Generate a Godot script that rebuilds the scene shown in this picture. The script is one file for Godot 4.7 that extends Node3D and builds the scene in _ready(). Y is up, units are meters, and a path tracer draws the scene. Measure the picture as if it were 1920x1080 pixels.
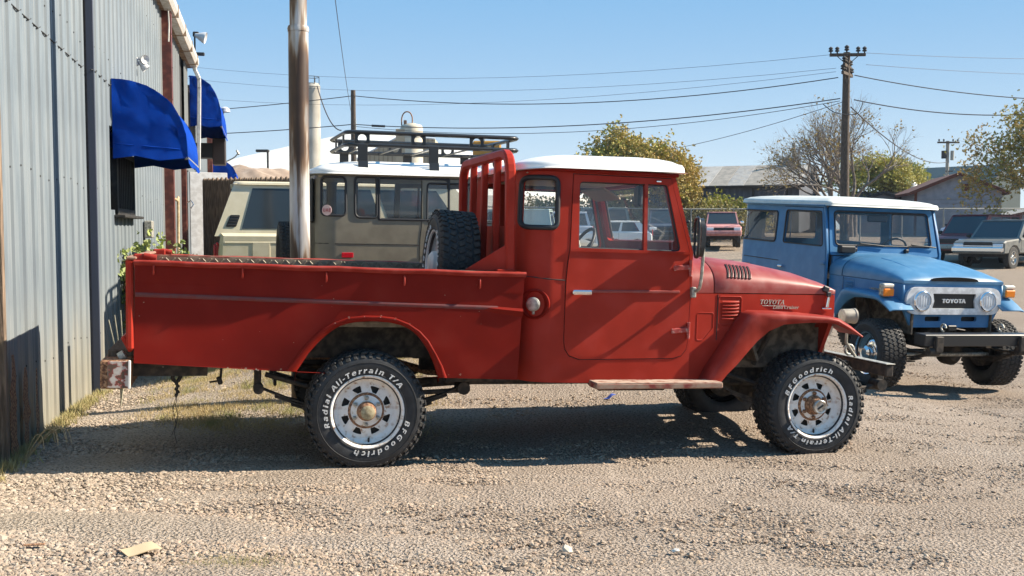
extends Node3D

# ------------------------------------------------------------------ mesh builder
class G:
	var st := SurfaceTool.new()
	func _init():
		st.begin(Mesh.PRIMITIVE_TRIANGLES)
		st.set_smooth_group(-1)
	func sg(n: int):
		st.set_smooth_group(n)
	var col = null   # a function of position that gives a vertex colour
	func tri(a: Vector3, b: Vector3, c: Vector3):
		if col != null:
			for p in [a, c, b]:
				st.set_color(col.call(p)); st.add_vertex(p)
			return
		st.add_vertex(a); st.add_vertex(c); st.add_vertex(b)
	func quad(a: Vector3, b: Vector3, c: Vector3, d: Vector3):
		tri(a, b, c); tri(a, c, d)
	func oquad(a: Vector3, b: Vector3, c: Vector3, d: Vector3, away: Vector3):
		if (b - a).cross(c - a).dot((a + b + c + d) / 4.0 - away) < 0.0:
			quad(d, c, b, a)
		else:
			quad(a, b, c, d)
	func box(c: Vector3, s: Vector3, b: Basis = Basis(), bev: float = 0.0):
		sg(-1)
		var h = s * 0.5
		bev = minf(bev, 0.45 * minf(s.x, minf(s.y, s.z)))
		var P = func(ax: int, sx: float, sy: float, sz: float) -> Vector3:
			var v = Vector3(sx * (h.x - (0.0 if ax == 0 else bev)), sy * (h.y - (0.0 if ax == 1 else bev)), sz * (h.z - (0.0 if ax == 2 else bev)))
			return c + b * v
		for s1 in [-1.0, 1.0]:
			oquad(P.call(0, s1, -1, -1), P.call(0, s1, 1, -1), P.call(0, s1, 1, 1), P.call(0, s1, -1, 1), c)
			oquad(P.call(1, -1, s1, -1), P.call(1, 1, s1, -1), P.call(1, 1, s1, 1), P.call(1, -1, s1, 1), c)
			oquad(P.call(2, -1, -1, s1), P.call(2, 1, -1, s1), P.call(2, 1, 1, s1), P.call(2, -1, 1, s1), c)
			if bev > 0.0:
				for s2 in [-1.0, 1.0]:
					oquad(P.call(0, s1, s2, -1), P.call(0, s1, s2, 1), P.call(1, s1, s2, 1), P.call(1, s1, s2, -1), c)
					oquad(P.call(0, s1, -1, s2), P.call(0, s1, 1, s2), P.call(2, s1, 1, s2), P.call(2, s1, -1, s2), c)
					oquad(P.call(1, -1, s1, s2), P.call(1, 1, s1, s2), P.call(2, 1, s1, s2), P.call(2, -1, s1, s2), c)
					for s3 in [-1.0, 1.0]:
						var a = P.call(0, s1, s2, s3); var d = P.call(1, s1, s2, s3); var e = P.call(2, s1, s2, s3)
						if (d - a).cross(e - a).dot(a - c) < 0.0: tri(a, e, d)
						else: tri(a, d, e)
	# tube along points, r a number or an array of numbers
	func tube(pts: Array, r, n: int = 8, closed := false, caps := true):
		var m = pts.size()
		var rings = []
		var up := Vector3.UP
		var d0: Vector3 = (pts[1] - pts[0]).normalized()
		if absf(d0.dot(up)) > 0.9: up = Vector3.RIGHT
		var u: Vector3 = (up - d0 * up.dot(d0)).normalized()
		for i in m:
			var d: Vector3
			if closed: d = (pts[(i + 1) % m] - pts[(i - 1 + m) % m]).normalized()
			elif i == 0: d = d0
			elif i == m - 1: d = (pts[i] - pts[i - 1]).normalized()
			else: d = ((pts[i + 1] - pts[i]).normalized() + (pts[i] - pts[i - 1]).normalized()).normalized()
			u = (u - d * u.dot(d)).normalized()
			var v = d.cross(u)
			var ring = []
			var rr = r[i] if r is Array else r
			for k in n:
				var a = TAU * k / n
				ring.append(pts[i] + (u * cos(a) + v * sin(a)) * rr)
			rings.append(ring)
		sg(1)
		for i in (m if closed else m - 1):
			var A = rings[i]; var B = rings[(i + 1) % m]
			for k in n:
				quad(A[k], A[(k + 1) % n], B[(k + 1) % n], B[k])
		if caps and not closed:
			sg(-1)
			for k in range(1, n - 1):
				tri(rings[0][0], rings[0][k + 1], rings[0][k])
				tri(rings[m - 1][0], rings[m - 1][k], rings[m - 1][k + 1])
	# profile of Vector2(radius, height) round the z axis of xf
	func lathe(prof: Array, n: int, xf: Transform3D = Transform3D()):
		var grp := 1
		for i in prof.size() - 1:
			if i > 0:
				var d1: Vector2 = (prof[i] - prof[i - 1]).normalized()
				var d2: Vector2 = (prof[i + 1] - prof[i]).normalized()
				if d1.dot(d2) < 0.82: grp += 1
			sg(grp)
			for k in n:
				var a = TAU * k / n; var b = TAU * (k + 1) / n
				if k == n - 1: b = 0.0
				var p = prof[i]; var q = prof[i + 1]
				var A = xf * Vector3(p.x * cos(a), p.x * sin(a), p.y); var B = xf * Vector3(p.x * cos(b), p.x * sin(b), p.y)
				var C = xf * Vector3(q.x * cos(b), q.x * sin(b), q.y); var D = xf * Vector3(q.x * cos(a), q.x * sin(a), q.y)
				if p.x < 1e-5: tri(A, C, D)
				elif q.x < 1e-5: tri(A, B, C)
				else: quad(A, B, C, D)
	# skin between rings of equal count
	func loft(rings: Array, closed := true, cap0 := false, cap1 := false, grp := 1, flip := false):
		sg(grp)
		for i in rings.size() - 1:
			var A = rings[i]; var B = rings[i + 1]; var n = A.size()
			for k in (n if closed else n - 1):
				var l = (k + 1) % n
				if flip: quad(A[k], B[k], B[l], A[l])
				else: quad(A[k], A[l], B[l], B[k])
		sg(-1)
		for e in [[cap0, 0], [cap1, rings.size() - 1]]:
			if e[0]:
				var R = rings[e[1]]
				var c = Vector3.ZERO
				for p in R: c += p
				c /= R.size()
				for k in R.size():
					var l = (k + 1) % R.size()
					if (e[1] == 0) != flip: tri(c, R[l], R[k])
					else: tri(c, R[k], R[l])
	# flat or bent panel with holes: fn(Vector2, offset) -> Vector3, offset 0 is the outer face
	func sheet(outer: PackedVector2Array, holes: Array, fn: Callable, th: float, xs: Array = [], ys: Array = [], flip := false, grp := 5):
		var lo = outer[0]; var hi = outer[0]
		for p in outer: lo = lo.min(p); hi = hi.max(p)
		var cx = [lo.x - 0.01, hi.x + 0.01]; var cy = [lo.y - 0.01, hi.y + 0.01]
		for h in holes:
			var a = h[0]; var b = h[0]
			for p in h: a = a.min(p); b = b.max(p)
			cx.append((a.x + b.x) * 0.5 + 0.00013)
		for x in xs: if x > cx[0] and x < cx[1]: cx.append(x)
		for y in ys: if y > cy[0] and y < cy[1]: cy.append(y)
		cx.sort(); cy.sort()
		for i in cx.size() - 1:
			if cx[i + 1] - cx[i] < 1e-5: continue
			for j in cy.size() - 1:
				if cy[j + 1] - cy[j] < 1e-5: continue
				var cell = PackedVector2Array([Vector2(cx[i], cy[j]), Vector2(cx[i + 1], cy[j]), Vector2(cx[i + 1], cy[j + 1]), Vector2(cx[i], cy[j + 1])])
				var pieces = Geometry2D.intersect_polygons(outer, cell)
				for h in holes:
					var nxt = []
					for p in pieces: nxt.append_array(Geometry2D.clip_polygons(p, h))
					pieces = nxt
				for p in pieces:
					if p.size() < 3: continue
					var idx = Geometry2D.triangulate_polygon(p)
					for k in range(0, idx.size(), 3):
						var a = p[idx[k]]; var b = p[idx[k + 1]]; var c = p[idx[k + 2]]
						if ((b - a).cross(c - a) < 0.0) != flip:
							var t = b; b = c; c = t
						sg(grp)
						tri(fn.call(a, 0.0), fn.call(b, 0.0), fn.call(c, 0.0))
						if th != 0.0:
							sg(grp + 1)
							tri(fn.call(a, -th), fn.call(c, -th), fn.call(b, -th))
		if th != 0.0:
			sg(grp + 2)
			rim(outer, fn, th, cx, cy, flip, false)
			for h in holes: rim(h, fn, th, cx, cy, flip, true, lo)
	func rim(poly: PackedVector2Array, fn: Callable, th: float, cx: Array, cy: Array, flip: bool, hole: bool, lo := Vector2(-1e9, -1e9)):
		var area := 0.0
		for i in poly.size(): area += poly[i].cross(poly[(i + 1) % poly.size()])
		for i in poly.size():
			var a = poly[i]; var b = poly[(i + 1) % poly.size()]
			var ts = [0.0, 1.0]
			for x in cx: if (a.x - x) * (b.x - x) < 0.0: ts.append((x - a.x) / (b.x - a.x))
			for y in cy: if (a.y - y) * (b.y - y) < 0.0: ts.append((y - a.y) / (b.y - a.y))
			ts.sort()
			for k in ts.size() - 1:
				var p = a.lerp(b, ts[k]); var q = a.lerp(b, ts[k + 1])
				if hole and (maxf(p.x, q.x) < lo.x + 1e-4 or maxf(p.y, q.y) < lo.y + 1e-4): continue
				if ((area > 0.0) != hole) != flip: quad(fn.call(p, -th), fn.call(q, -th), fn.call(q, 0.0), fn.call(p, 0.0))
				else: quad(fn.call(q, -th), fn.call(p, -th), fn.call(p, 0.0), fn.call(q, 0.0))
	func done() -> ArrayMesh:
		st.generate_normals()
		return st.commit()

# ------------------------------------------------------------------ small helpers
var M := {}
var R := RandomNumberGenerator.new()

func V(x: float, y: float, z: float) -> Vector3: return Vector3(x, y, z)
func lin(r: float, g: float, b: float) -> Color: return Color(r, g, b).linear_to_srgb()

func part(called: String, g, m: Material, parent: Node = self, label := "") -> MeshInstance3D:
	var o := MeshInstance3D.new()
	o.name = called
	o.mesh = g.done() if g is G else g
	o.material_override = m
	parent.add_child(o, true)
	if label: o.set_meta("label", label)
	return o

func node(called: String, parent: Node, xf := Transform3D()) -> Node3D:
	var o := Node3D.new()
	o.name = called
	o.transform = xf
	parent.add_child(o, true)
	return o

func tag(o: Node, label: String, category: String, group := "") -> Node:
	o.set_meta("label", label); o.set_meta("category", category)
	if group: o.set_meta("group", group)
	return o

func thing(called: String, label: String, category: String, xf := Transform3D(), group := "") -> Node3D:
	var o = node(called, self, xf)
	tag(o, label, category, group)
	return o

func boxm(c: Vector3, s: Vector3, bev := 0.0, b := Basis()) -> G:
	var g = G.new(); g.box(c, s, b, bev); return g

func tubem(pts: Array, r, n := 8, closed := false) -> G:
	var g = G.new(); g.tube(pts, r, n, closed); return g

func pv(a: Array) -> PackedVector2Array:
	var p := PackedVector2Array()
	for i in range(0, a.size(), 2): p.append(Vector2(a[i], a[i + 1]))
	return p

# polygon with rounded corners; r a number or one per corner
func rp(a: Array, r, n := 5) -> PackedVector2Array:
	var p = pv(a); var out := PackedVector2Array(); var m = p.size()
	for i in m:
		var rr: float = r[i] if r is Array else r
		var c = p[i]; var u = (p[(i - 1 + m) % m] - c); var v = (p[(i + 1) % m] - c)
		if rr < 1e-4: out.append(c); continue
		var half = acos(clampf(u.normalized().dot(v.normalized()), -1, 1)) * 0.5
		var d = minf(rr / tan(half), 0.49 * minf(u.length(), v.length()))
		var A = c + u.normalized() * d; var B = c + v.normalized() * d
		for k in n + 1:
			var t = float(k) / n
			out.append(A.lerp(c, t).lerp(c.lerp(B, t), t))
	return out

func smooth_pts(p: Array, n := 4, closed := false) -> Array:
	var o = []; var m = p.size()
	for i in (m if closed else m - 1):
		var a = p[(i - 1 + m) % m] if closed else p[maxi(i - 1, 0)]
		var d = p[(i + 2) % m] if closed else p[mini(i + 2, m - 1)]
		for k in n: o.append(p[i].cubic_interpolate(p[(i + 1) % m], a, d, float(k) / n))
	if not closed: o.append(p[m - 1])
	return o

func at(x: float, y: float, z: float, b := Basis()) -> Transform3D: return Transform3D(b, V(x, y, z))
func turn(yaw: float, tilt := 0.0, roll := 0.0) -> Basis:
	return Basis(Vector3.UP, yaw) * Basis(Vector3.BACK, -tilt) * Basis(Vector3.RIGHT, roll)
# basis whose z axis points along d
func zto(d: Vector3) -> Basis:
	var z = d.normalized(); var x = (Vector3.UP if absf(z.y) < 0.95 else Vector3.RIGHT).cross(z).normalized()
	return Basis(x, z.cross(x), z)

# ------------------------------------------------------------------ materials
func ntex(sd: int, freq: float, cols: Array, offs: Array, size := 512, octaves := 5, type := FastNoiseLite.TYPE_SIMPLEX_SMOOTH, frac := FastNoiseLite.FRACTAL_FBM) -> NoiseTexture2D:
	var n := FastNoiseLite.new()
	n.seed = sd; n.noise_type = type; n.frequency = freq; n.fractal_octaves = octaves; n.fractal_type = frac
	var t := NoiseTexture2D.new()
	t.width = size; t.height = size; t.seamless = true; t.noise = n
	var gr := Gradient.new()
	gr.offsets = PackedFloat32Array(offs); gr.colors = PackedColorArray(cols)
	t.color_ramp = gr
	return t

func plain(c: Color, rough := 0.6, metal := 0.0, spec := 0.5) -> StandardMaterial3D:
	var m := StandardMaterial3D.new()
	m.albedo_color = c; m.roughness = rough; m.metallic = metal; m.metallic_specular = spec
	return m

# paint with mottling; scale is repeats per metre
func mottled(sd: int, cols: Array, offs: Array, scale: float, rough := 0.6, metal := 0.0, freq := 0.01, bump := 0.0, world := false, stretch := V(1, 1, 1)) -> StandardMaterial3D:
	var m := StandardMaterial3D.new()
	m.albedo_texture = ntex(sd, freq, cols, offs)
	m.uv1_triplanar = true; m.uv1_world_triplanar = world
	m.uv1_scale = stretch * scale
	m.roughness = rough; m.metallic = metal
	if bump > 0.0:
		m.heightmap_enabled = true; m.heightmap_scale = bump
		m.heightmap_texture = ntex(sd + 50, freq * 3.0, [Color.BLACK, Color.WHITE], [0.2, 0.8])
	return m

func glassm(c: Color, a: float) -> StandardMaterial3D:
	var m := StandardMaterial3D.new()
	m.albedo_color = Color(c.r, c.g, c.b, a)
	m.transparency = BaseMaterial3D.TRANSPARENCY_ALPHA
	m.roughness = 0.03
	return m

func make_materials():
	M.red = mottled(1, [lin(.325, .0275, .0155), lin(.352, .030, .0170), lin(.38, .038, .024)], [.25, .5, .8], 0.7, 0.42)
	M.red.metallic_specular = 0.22
	M.red_shaded = mottled(2, [lin(.178, .0105, .0060), lin(.194, .0117, .0068), lin(.21, .017, .0105)], [.3, .55, .85], 0.6, 0.5)  # darker copy of the red: the bed's weaker sun is in the colour
	M.red_shaded.metallic_specular = 0.2
	M.red_fade = mottled(3, [lin(.28, .026, .017), lin(.33, .038, .026), lin(.42, .07, .055)], [.3, .55, .9], 1.1, 0.5)
	M.red_fade.metallic_specular = 0.25
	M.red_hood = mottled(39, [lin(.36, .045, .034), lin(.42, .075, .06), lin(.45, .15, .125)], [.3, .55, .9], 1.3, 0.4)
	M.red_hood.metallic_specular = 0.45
	var wave = ntex(120, .006, [Color.BLACK, Color.WHITE], [.2, .8], 512, 3)
	for mm in [M.red, M.red_shaded, M.red_fade]:
		mm.heightmap_enabled = true; mm.heightmap_scale = .16; mm.heightmap_texture = wave
	M.red_dusty = mottled(4, [lin(.27, .04, .03), lin(.36, .17, .11), lin(.42, .28, .20)], [.3, .5, .75], 1.5, 0.8)
	M.crease = mottled(5, [lin(.15, .022, .020), lin(.13, .036, .036)], [.3, .7], 3.0, 0.7)
	M.white_roof = mottled(6, [lin(.76, .75, .72), lin(.85, .84, .82)], [.3, .7], 0.8, 0.35)
	M.rim_white = mottled(7, [lin(.30, .13, .06), lin(.64, .57, .48), lin(.78, .75, .71), lin(.82, .80, .77)], [.12, .25, .36, .8], 3.0, 0.6, 0.0, 0.012)
	M.rust = mottled(8, [lin(.10, .045, .025), lin(.25, .12, .06), lin(.42, .25, .14)], [.3, .5, .75], 4.0, 0.85, 0.0, 0.02, 0.2)
	M.tyre = mottled(9, [lin(.012, .013, .015), lin(.022, .023, .026)], [.3, .7], 3.0, 0.62)
	M.tread = mottled(10, [lin(.018, .018, .018), lin(.05, .045, .04)], [.35, .75], 4.0, 0.85)
	M.letter = mottled(45, [lin(.40, .39, .37), lin(.68, .67, .65)], [.25, .5], 9.0, 0.7)
	M.dark = mottled(11, [lin(.012, .012, .012), lin(.035, .030, .026)], [.3, .7], 2.0, 0.7)
	M.chassis = mottled(12, [lin(.02, .017, .014), lin(.07, .052, .038)], [.3, .75], 2.5, 0.8)
	M.mudwell = mottled(13, [lin(.030, .024, .019), lin(.085, .068, .05)], [.3, .7], 2.0, 0.9)
	M.black = plain(lin(.012, .012, .013), 0.45)
	M.rubber = plain(lin(.015, .016, .02), 0.55)
	M.black_paint = plain(lin(.02, .021, .023), 0.35)
	M.chrome = plain(lin(.75, .76, .78), 0.12, 1.0)
	M.steel = mottled(14, [lin(.35, .33, .30), lin(.6, .58, .55)], [.3, .7], 5.0, 0.35, 0.9)
	M.dull_steel = mottled(15, [lin(.25, .24, .21), lin(.5, .48, .42)], [.3, .7], 6.0, 0.55, 0.5)
	M.glass = glassm(lin(.5, .56, .58), 0.06)
	M.glass_tint = glassm(lin(.04, .06, .08), 0.45)
	M.glass_dark = glassm(lin(.01, .014, .018), 0.8)
	M.car_glass = plain(lin(.035, .045, .052), 0.08)
	M.mirror = plain(lin(.8, .8, .8), 0.03, 1.0)
	M.blue_paint = mottled(16, [lin(.044, .165, .335), lin(.050, .18, .36), lin(.065, .205, .385)], [.3, .55, .85], 0.8, 0.38)
	M.blue_paint.metallic_specular = 0.38
	M.blue_hood = mottled(43, [lin(.085, .25, .44), lin(.10, .275, .48), lin(.14, .32, .52)], [.3, .55, .85], 0.9, 0.34)  # separate copy of the blue, with the hood's sunlit tone worked into it
	M.blue_roof = mottled(17, [lin(.62, .64, .60), lin(.72, .73, .68)], [.3, .7], 0.9, 0.5)
	M.olive = mottled(18, [lin(.155, .135, .10), lin(.185, .163, .122)], [.3, .7], 0.9, 0.35)
	M.tan_paint = mottled(19, [lin(.64, .58, .41), lin(.70, .64, .47)], [.3, .7], 0.9, 0.35)
	M.bezel = mottled(20, [lin(.50, .50, .50), lin(.66, .66, .66)], [.3, .7], 2.0, 0.45)
	M.amber = plain(lin(.85, .22, .01), 0.25)
	M.lens_white = plain(lin(.75, .68, .55), 0.25)
	M.lens_red = plain(lin(.45, .01, .02), 0.2)
	M.headlight = plain(lin(.55, .57, .58), 0.08, 0.6)
	M.seat = plain(lin(.03, .028, .028), 0.8)
	M.visor = plain(lin(.45, .38, .28), 0.8)
	M.diamond = mottled(21, [lin(.19, .15, .10), lin(.29, .235, .165)], [.3, .7], 3.0, 0.6, 0.1)
	M.diamond_hi = mottled(22, [lin(.20, .165, .12), lin(.30, .25, .18)], [.3, .7], 3.0, 0.5, 0.2)
	M.wall = mottled(23, [lin(.42, .475, .52), lin(.50, .56, .60), lin(.58, .625, .65)], [.25, .5, .8], 0.45, 0.55, 0.0, 0.012, 0.0, false, V(1, .35, 1))
	M.wall_pale = mottled(24, [lin(.43, .445, .445), lin(.53, .545, .53), lin(.61, .61, .585)], [.25, .5, .8], 0.5, 0.6, 0.0, 0.012, 0.0, false, V(1, .2, 1))
	M.skirt = mottled(25, [lin(.46, .40, .30), lin(.56, .52, .43), lin(.60, .58, .53)], [.25, .5, .8], 1.2, 0.7, 0.0, 0.012, 0.0, false, V(1, .3, 1))
	M.column = mottled(26, [lin(.10, .022, .014), lin(.16, .035, .022), lin(.25, .09, .05)], [.3, .6, .9], 1.0, 0.55)
	M.gutter = mottled(27, [lin(.55, .50, .42), lin(.74, .73, .70)], [.25, .55], 1.2, 0.5)
	M.soffit = mottled(28, [lin(.20, .12, .07), lin(.36, .27, .19)], [.3, .7], 1.0, 0.8)
	M.white_metal = mottled(29, [lin(.60, .60, .60), lin(.76, .77, .78)], [.3, .7], 1.5, 0.4)
	M.awning = mottled(30, [lin(.0025, .036, .27), lin(.0035, .046, .32)], [.3, .7], 1.0, 0.75)
	M.awning.metallic_specular = 0.15
	M.pole = mottled(31, [lin(.07, .035, .018), lin(.20, .11, .055), lin(.55, .51, .46), lin(.72, .73, .74)], [.40, .49, .58, .69], 0.42, 0.5, 0.0, 0.011, 0.0, false, V(2.6, .26, 2.6))
	M.wood = mottled(32, [lin(.05, .035, .025), lin(.13, .095, .068)], [.3, .7], 1.5, 0.9, 0.0, 0.02, 0.3, false, V(3, .25, 3))
	M.fence_wood = mottled(33, [lin(.12, .085, .058), lin(.27, .19, .13)], [.3, .7], 1.0, 0.9, 0.0, 0.02, 0.3, false, V(3, .3, 3))
	M.bark = mottled(34, [lin(.05, .038, .03), lin(.12, .095, .075)], [.3, .7], 1.5, 0.95)
	M.pale_bark = mottled(36, [lin(.13, .105, .085), lin(.24, .20, .165)], [.3, .7], 1.0, .95)
	M.wire = plain(lin(.03, .03, .035), 0.6)
	M.concrete = mottled(35, [lin(.33, .30, .25), lin(.48, .45, .39)], [.3, .7], 0.12, 0.9, 0.0, 0.01, 0.0, false, V(1, .3, 1))
	M.dusty_tan = mottled(37, [lin(.28, .10, .07), lin(.45, .30, .22), lin(.52, .40, .31)], [.2, .42, .75], 2.5, .9)
	M.bumper_brown = mottled(38, [lin(.022, .016, .012), lin(.06, .04, .028)], [.3, .7], 3.0, .8)
	M.dark_inside = plain(lin(.045, .014, .014), .7)
	M.lens_bright = plain(lin(.7, .72, .74), .15)
	M.hinge = mottled(44, [lin(.34, .03, .022), lin(.38, .05, .04), lin(.40, .22, .19)], [.35, .6, .8], 5.0, .4)
	M.mud_dust = mottled(46, [lin(.06, .048, .036), lin(.16, .13, .095)], [.3, .7], 2.0, .9)
	M.cardboard = plain(lin(.55, .42, .26), 0.9)
	# sunlit surfaces: base colours as measured against the exposure
	M.wall.albedo_color = lin(.46, .485, .505); M.wall_pale.albedo_color = lin(.42, .44, .46)
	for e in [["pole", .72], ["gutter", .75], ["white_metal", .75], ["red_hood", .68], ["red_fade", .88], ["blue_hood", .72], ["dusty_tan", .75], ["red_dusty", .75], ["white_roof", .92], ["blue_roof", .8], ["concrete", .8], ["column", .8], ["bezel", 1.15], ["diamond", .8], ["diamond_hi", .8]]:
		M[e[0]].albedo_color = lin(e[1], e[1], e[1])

func mk(c: Color, rough := 0.5) -> StandardMaterial3D:
	return plain(c, rough)

# lettering -----------------------------------------------------------------
var fonts := {}
func font(nm := "Droid Sans", bold := true) -> SystemFont:
	var k = nm + str(bold)
	if not fonts.has(k):
		var f := SystemFont.new()
		f.font_names = PackedStringArray([nm]); f.font_weight = 700 if bold else 400
		fonts[k] = f
	return fonts[k]

func text_mesh(s: String, h: float, depth: float, nm := "Droid Sans", bold := true) -> TextMesh:
	var t := TextMesh.new()
	t.font = font(nm, bold); t.text = s; t.font_size = 48; t.pixel_size = h / 35.0; t.depth = depth; t.curve_step = 2.0
	return t

# text along an arc in the xy plane, clockwise, tops outward
func arc_text(st: SurfaceTool, s: String, r: float, a0: float, a1: float, h: float, z: float, wide := 1.35):
	var ws = []; var total := 0.0
	for ch in s:
		var w = font().get_char_size(ch.unicode_at(0), 48).x * h / 35.0
		if ch == " ": w *= 1.3
		ws.append(w); total += w
	var k = absf(a1 - a0) * r / total
	var s0 := 0.0
	for i in s.length():
		var a = a0 - (s0 + ws[i] * 0.5) * k / r
		s0 += ws[i]
		if s[i] == " ": continue
		var t = text_mesh(s[i], h, 0.006)
		var b = Basis(Vector3.BACK, a - PI / 2) * Basis(V(1, 0, 0), V(0.18, 1, 0), V(0, 0, 1)).scaled_local(V(minf(k, wide) , 1, 1))
		st.append_from(t, 0, Transform3D(b, V(cos(a) * r, sin(a) * r, z)))

# ------------------------------------------------------------------ wheels
var cache := {}
func cached(k: String, f: Callable) -> Mesh:
	if not cache.has(k): cache[k] = f.call()
	return cache[k]

func tyre_mesh() -> Mesh:
	var g = G.new()
	g.lathe([Vector2(.2, -.10), Vector2(.212, -.118), Vector2(.235, -.130), Vector2(.29, -.138), Vector2(.325, -.133), Vector2(.345, -.120), Vector2(.353, -.104), Vector2(.355, -.06), Vector2(.355, .06), Vector2(.353, .104), Vector2(.345, .120), Vector2(.325, .133), Vector2(.29, .138), Vector2(.235, .130), Vector2(.212, .118), Vector2(.2, .10)], 72)
	# bead ridge
	g.lathe([Vector2(.229, .128), Vector2(.232, .1335), Vector2(.236, .1335), Vector2(.239, .130)], 72)
	g.lathe([Vector2(.300, .136), Vector2(.302, .1395), Vector2(.305, .1395), Vector2(.307, .135)], 72)
	return g.done()

func tread_mesh() -> Mesh:
	var g = G.new()
	var rr = RandomNumberGenerator.new(); rr.seed = 5
	var n := 46
	for i in n:
		for row in 5:
			var a = TAU * (i + (0.5 if row % 2 == 1 else 0.0)) / n
			var h = (row - 2) * .052
			var sk = [.35, -.5, .5, -.5, -.35][row]
			var b = Basis(Vector3.BACK, a - PI / 2) * Basis(Vector3.UP, sk * 0.8)
			g.box(V(cos(a) * .359, sin(a) * .359, h), V(.033 if row != 2 else .036, .011, .042), b, .003)
		for s in [-1.0, 1.0]:   # shoulder lugs wrap on to the sidewall
			var a = TAU * (i + .25 * s) / n
			var b = Basis(Vector3.BACK, a - PI / 2) * Basis(Vector3.RIGHT, s * 0.95)
			g.box(V(cos(a) * .341, sin(a) * .341, s * .124), V(.028 if i % 2 == 0 else .022, .009, .030), b, .003)
	return g.done()

func rim_mesh() -> Mesh:
	var g = G.new()
	g.lathe([Vector2(.2, .096), Vector2(.224, .120), Vector2(.2265, .129), Vector2(.221, .132), Vector2(.213, .127), Vector2(.208, .112), Vector2(.204, .075), Vector2(.197, .062), Vector2(.188, .052), Vector2(.178, .047), Vector2(.172, .047)], 64)
	var holes = []
	for k in 8:
		var c = TAU * (k + .5) / 8 - PI
		var w0 = .14; var w1 = .27
		holes.append(rp([c - w0, .115, c + w0 * .6, .115, c + w1, .152, c - w1 * .55, .155], .012, 3))
	var fn = func(p: Vector2, off: float) -> Vector3:
		var t = clampf((p.y - .1) / .072, 0, 1)
		return V(cos(p.x) * p.y, sin(p.x) * p.y, lerpf(.066, .047, t * t) + off)
	var xs = []
	for k in 49: xs.append(-PI + TAU * k / 48)
	g.sheet(pv([-PI, .1, PI, .1, PI, .173, -PI, .173]), holes, fn, .006, xs, [.125, .145])
	g.lathe([Vector2(.104, .064), Vector2(.102, .074), Vector2(.096, .078), Vector2(.066, .078), Vector2(.06, .09)], 40)
	return g.done()

func wheel(parent: Node, xf: Transform3D, style: String, a0 := 0.0, letters := true) -> Node3D:
	return fill_wheel(node("wheel", parent, xf), style, a0, letters)

func fill_wheel(w: Node3D, style: String, a0 := 0.0, letters := true) -> Node3D:
	part("tyre", cached("tyre", tyre_mesh), M.tyre, w)
	part("tread", cached("tread", tread_mesh), M.tread, w).set_meta("kind", "stuff")
	if letters:
		var st := SurfaceTool.new(); st.begin(Mesh.PRIMITIVE_TRIANGLES)
		arc_text(st, "Radial All-Terrain T/A", .2535, a0, a0 - 2.92, .030, .1375)
		arc_text(st, "BFGoodrich", .2535, a0 - 3.74, a0 - 5.46, .030, .1375)
		part("lettering", st.commit(), M.letter, w)
	if style == "plain":
		var g = G.new()
		g.lathe([Vector2(.2, .096), Vector2(.224, .120), Vector2(.224, .131), Vector2(.213, .127), Vector2(.204, .075), Vector2(.17, .06), Vector2(.12, .085), Vector2(.07, .08), Vector2(.06, .12), Vector2(0, .125)], 40)
		part("rim", g, M.dull_steel, w)
		return w
	if style == "chrome" or style == "dish":
		var g = G.new()
		g.lathe([Vector2(.2, .096), Vector2(.224, .120), Vector2(.224, .131), Vector2(.213, .127), Vector2(.204, .075), Vector2(.165, .05), Vector2(.13, .075), Vector2(.085, .08), Vector2(.075, .13), Vector2(.05, .15), Vector2(0, .152)], 48)
		part("rim", g, M.chrome if style == "chrome" else M.rim_white, w)
		return w
	part("rim", cached("rim", rim_mesh), M.rim_white, w)
	part("brake_drum", cached("drum", func():
		var g = G.new()
		g.lathe([Vector2(.19, -.1), Vector2(.19, .02), Vector2(.15, .03), Vector2(0, .03)], 32)
		return g.done()), M.dark, w)
	var nut = cached("nut", func():
		var g = G.new()
		g.lathe([Vector2(.013, 0), Vector2(.013, .018), Vector2(.009, .022), Vector2(0, .024)], 6)
		return g.done())
	for k in 6:
		var a = TAU * (k + .5) / 6
		var o = part("wheel_nut", nut, M.dull_steel if style == "cap" else M.rust, w)
		o.transform = at(cos(a) * .083, sin(a) * .083, .077)
	var h = G.new()
	h.lathe([Vector2(.096, .0775), Vector2(.1, .0805), Vector2(.106, .0785), Vector2(.112, .064)], 40)
	if style == "cap":
		h.lathe([Vector2(.062, .075), Vector2(.056, .11), Vector2(.054, .128), Vector2(.046, .135), Vector2(.044, .15), Vector2(.038, .156), Vector2(0, .157)], 32)
		part("hub", h, M.rust, w)
		part("hub_cap", cached("hubcap", func():
			var g = G.new()
			g.lathe([Vector2(.043, .150), Vector2(.0435, .158), Vector2(.036, .162), Vector2(0, .163)], 28)
			return g.done()), mottled(61, [lin(.25, .19, .10), lin(.42, .36, .22)], [.3, .7], 6.0, 0.6), w)
	else:
		h.lathe([Vector2(.07, .075), Vector2(.064, .10), Vector2(.052, .105), Vector2(.05, .15), Vector2(0, .151)], 32)
		part("hub", h, M.rust, w)
		var c = G.new()
		c.lathe([Vector2(.047, .150), Vector2(.048, .170), Vector2(.043, .176), Vector2(.034, .174), Vector2(.033, .170), Vector2(0, .170)], 32)
		part("locking_hub", c, M.steel, w)
		part("hub_dial", boxm(V(0, 0, .172), V(.05, .012, .008), .002, Basis(Vector3.BACK, .6)), M.black, w)
	part("valve", boxm(V(.02, -.185, .06), V(.012, .03, .012), .003), M.black, w)
	return w

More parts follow.
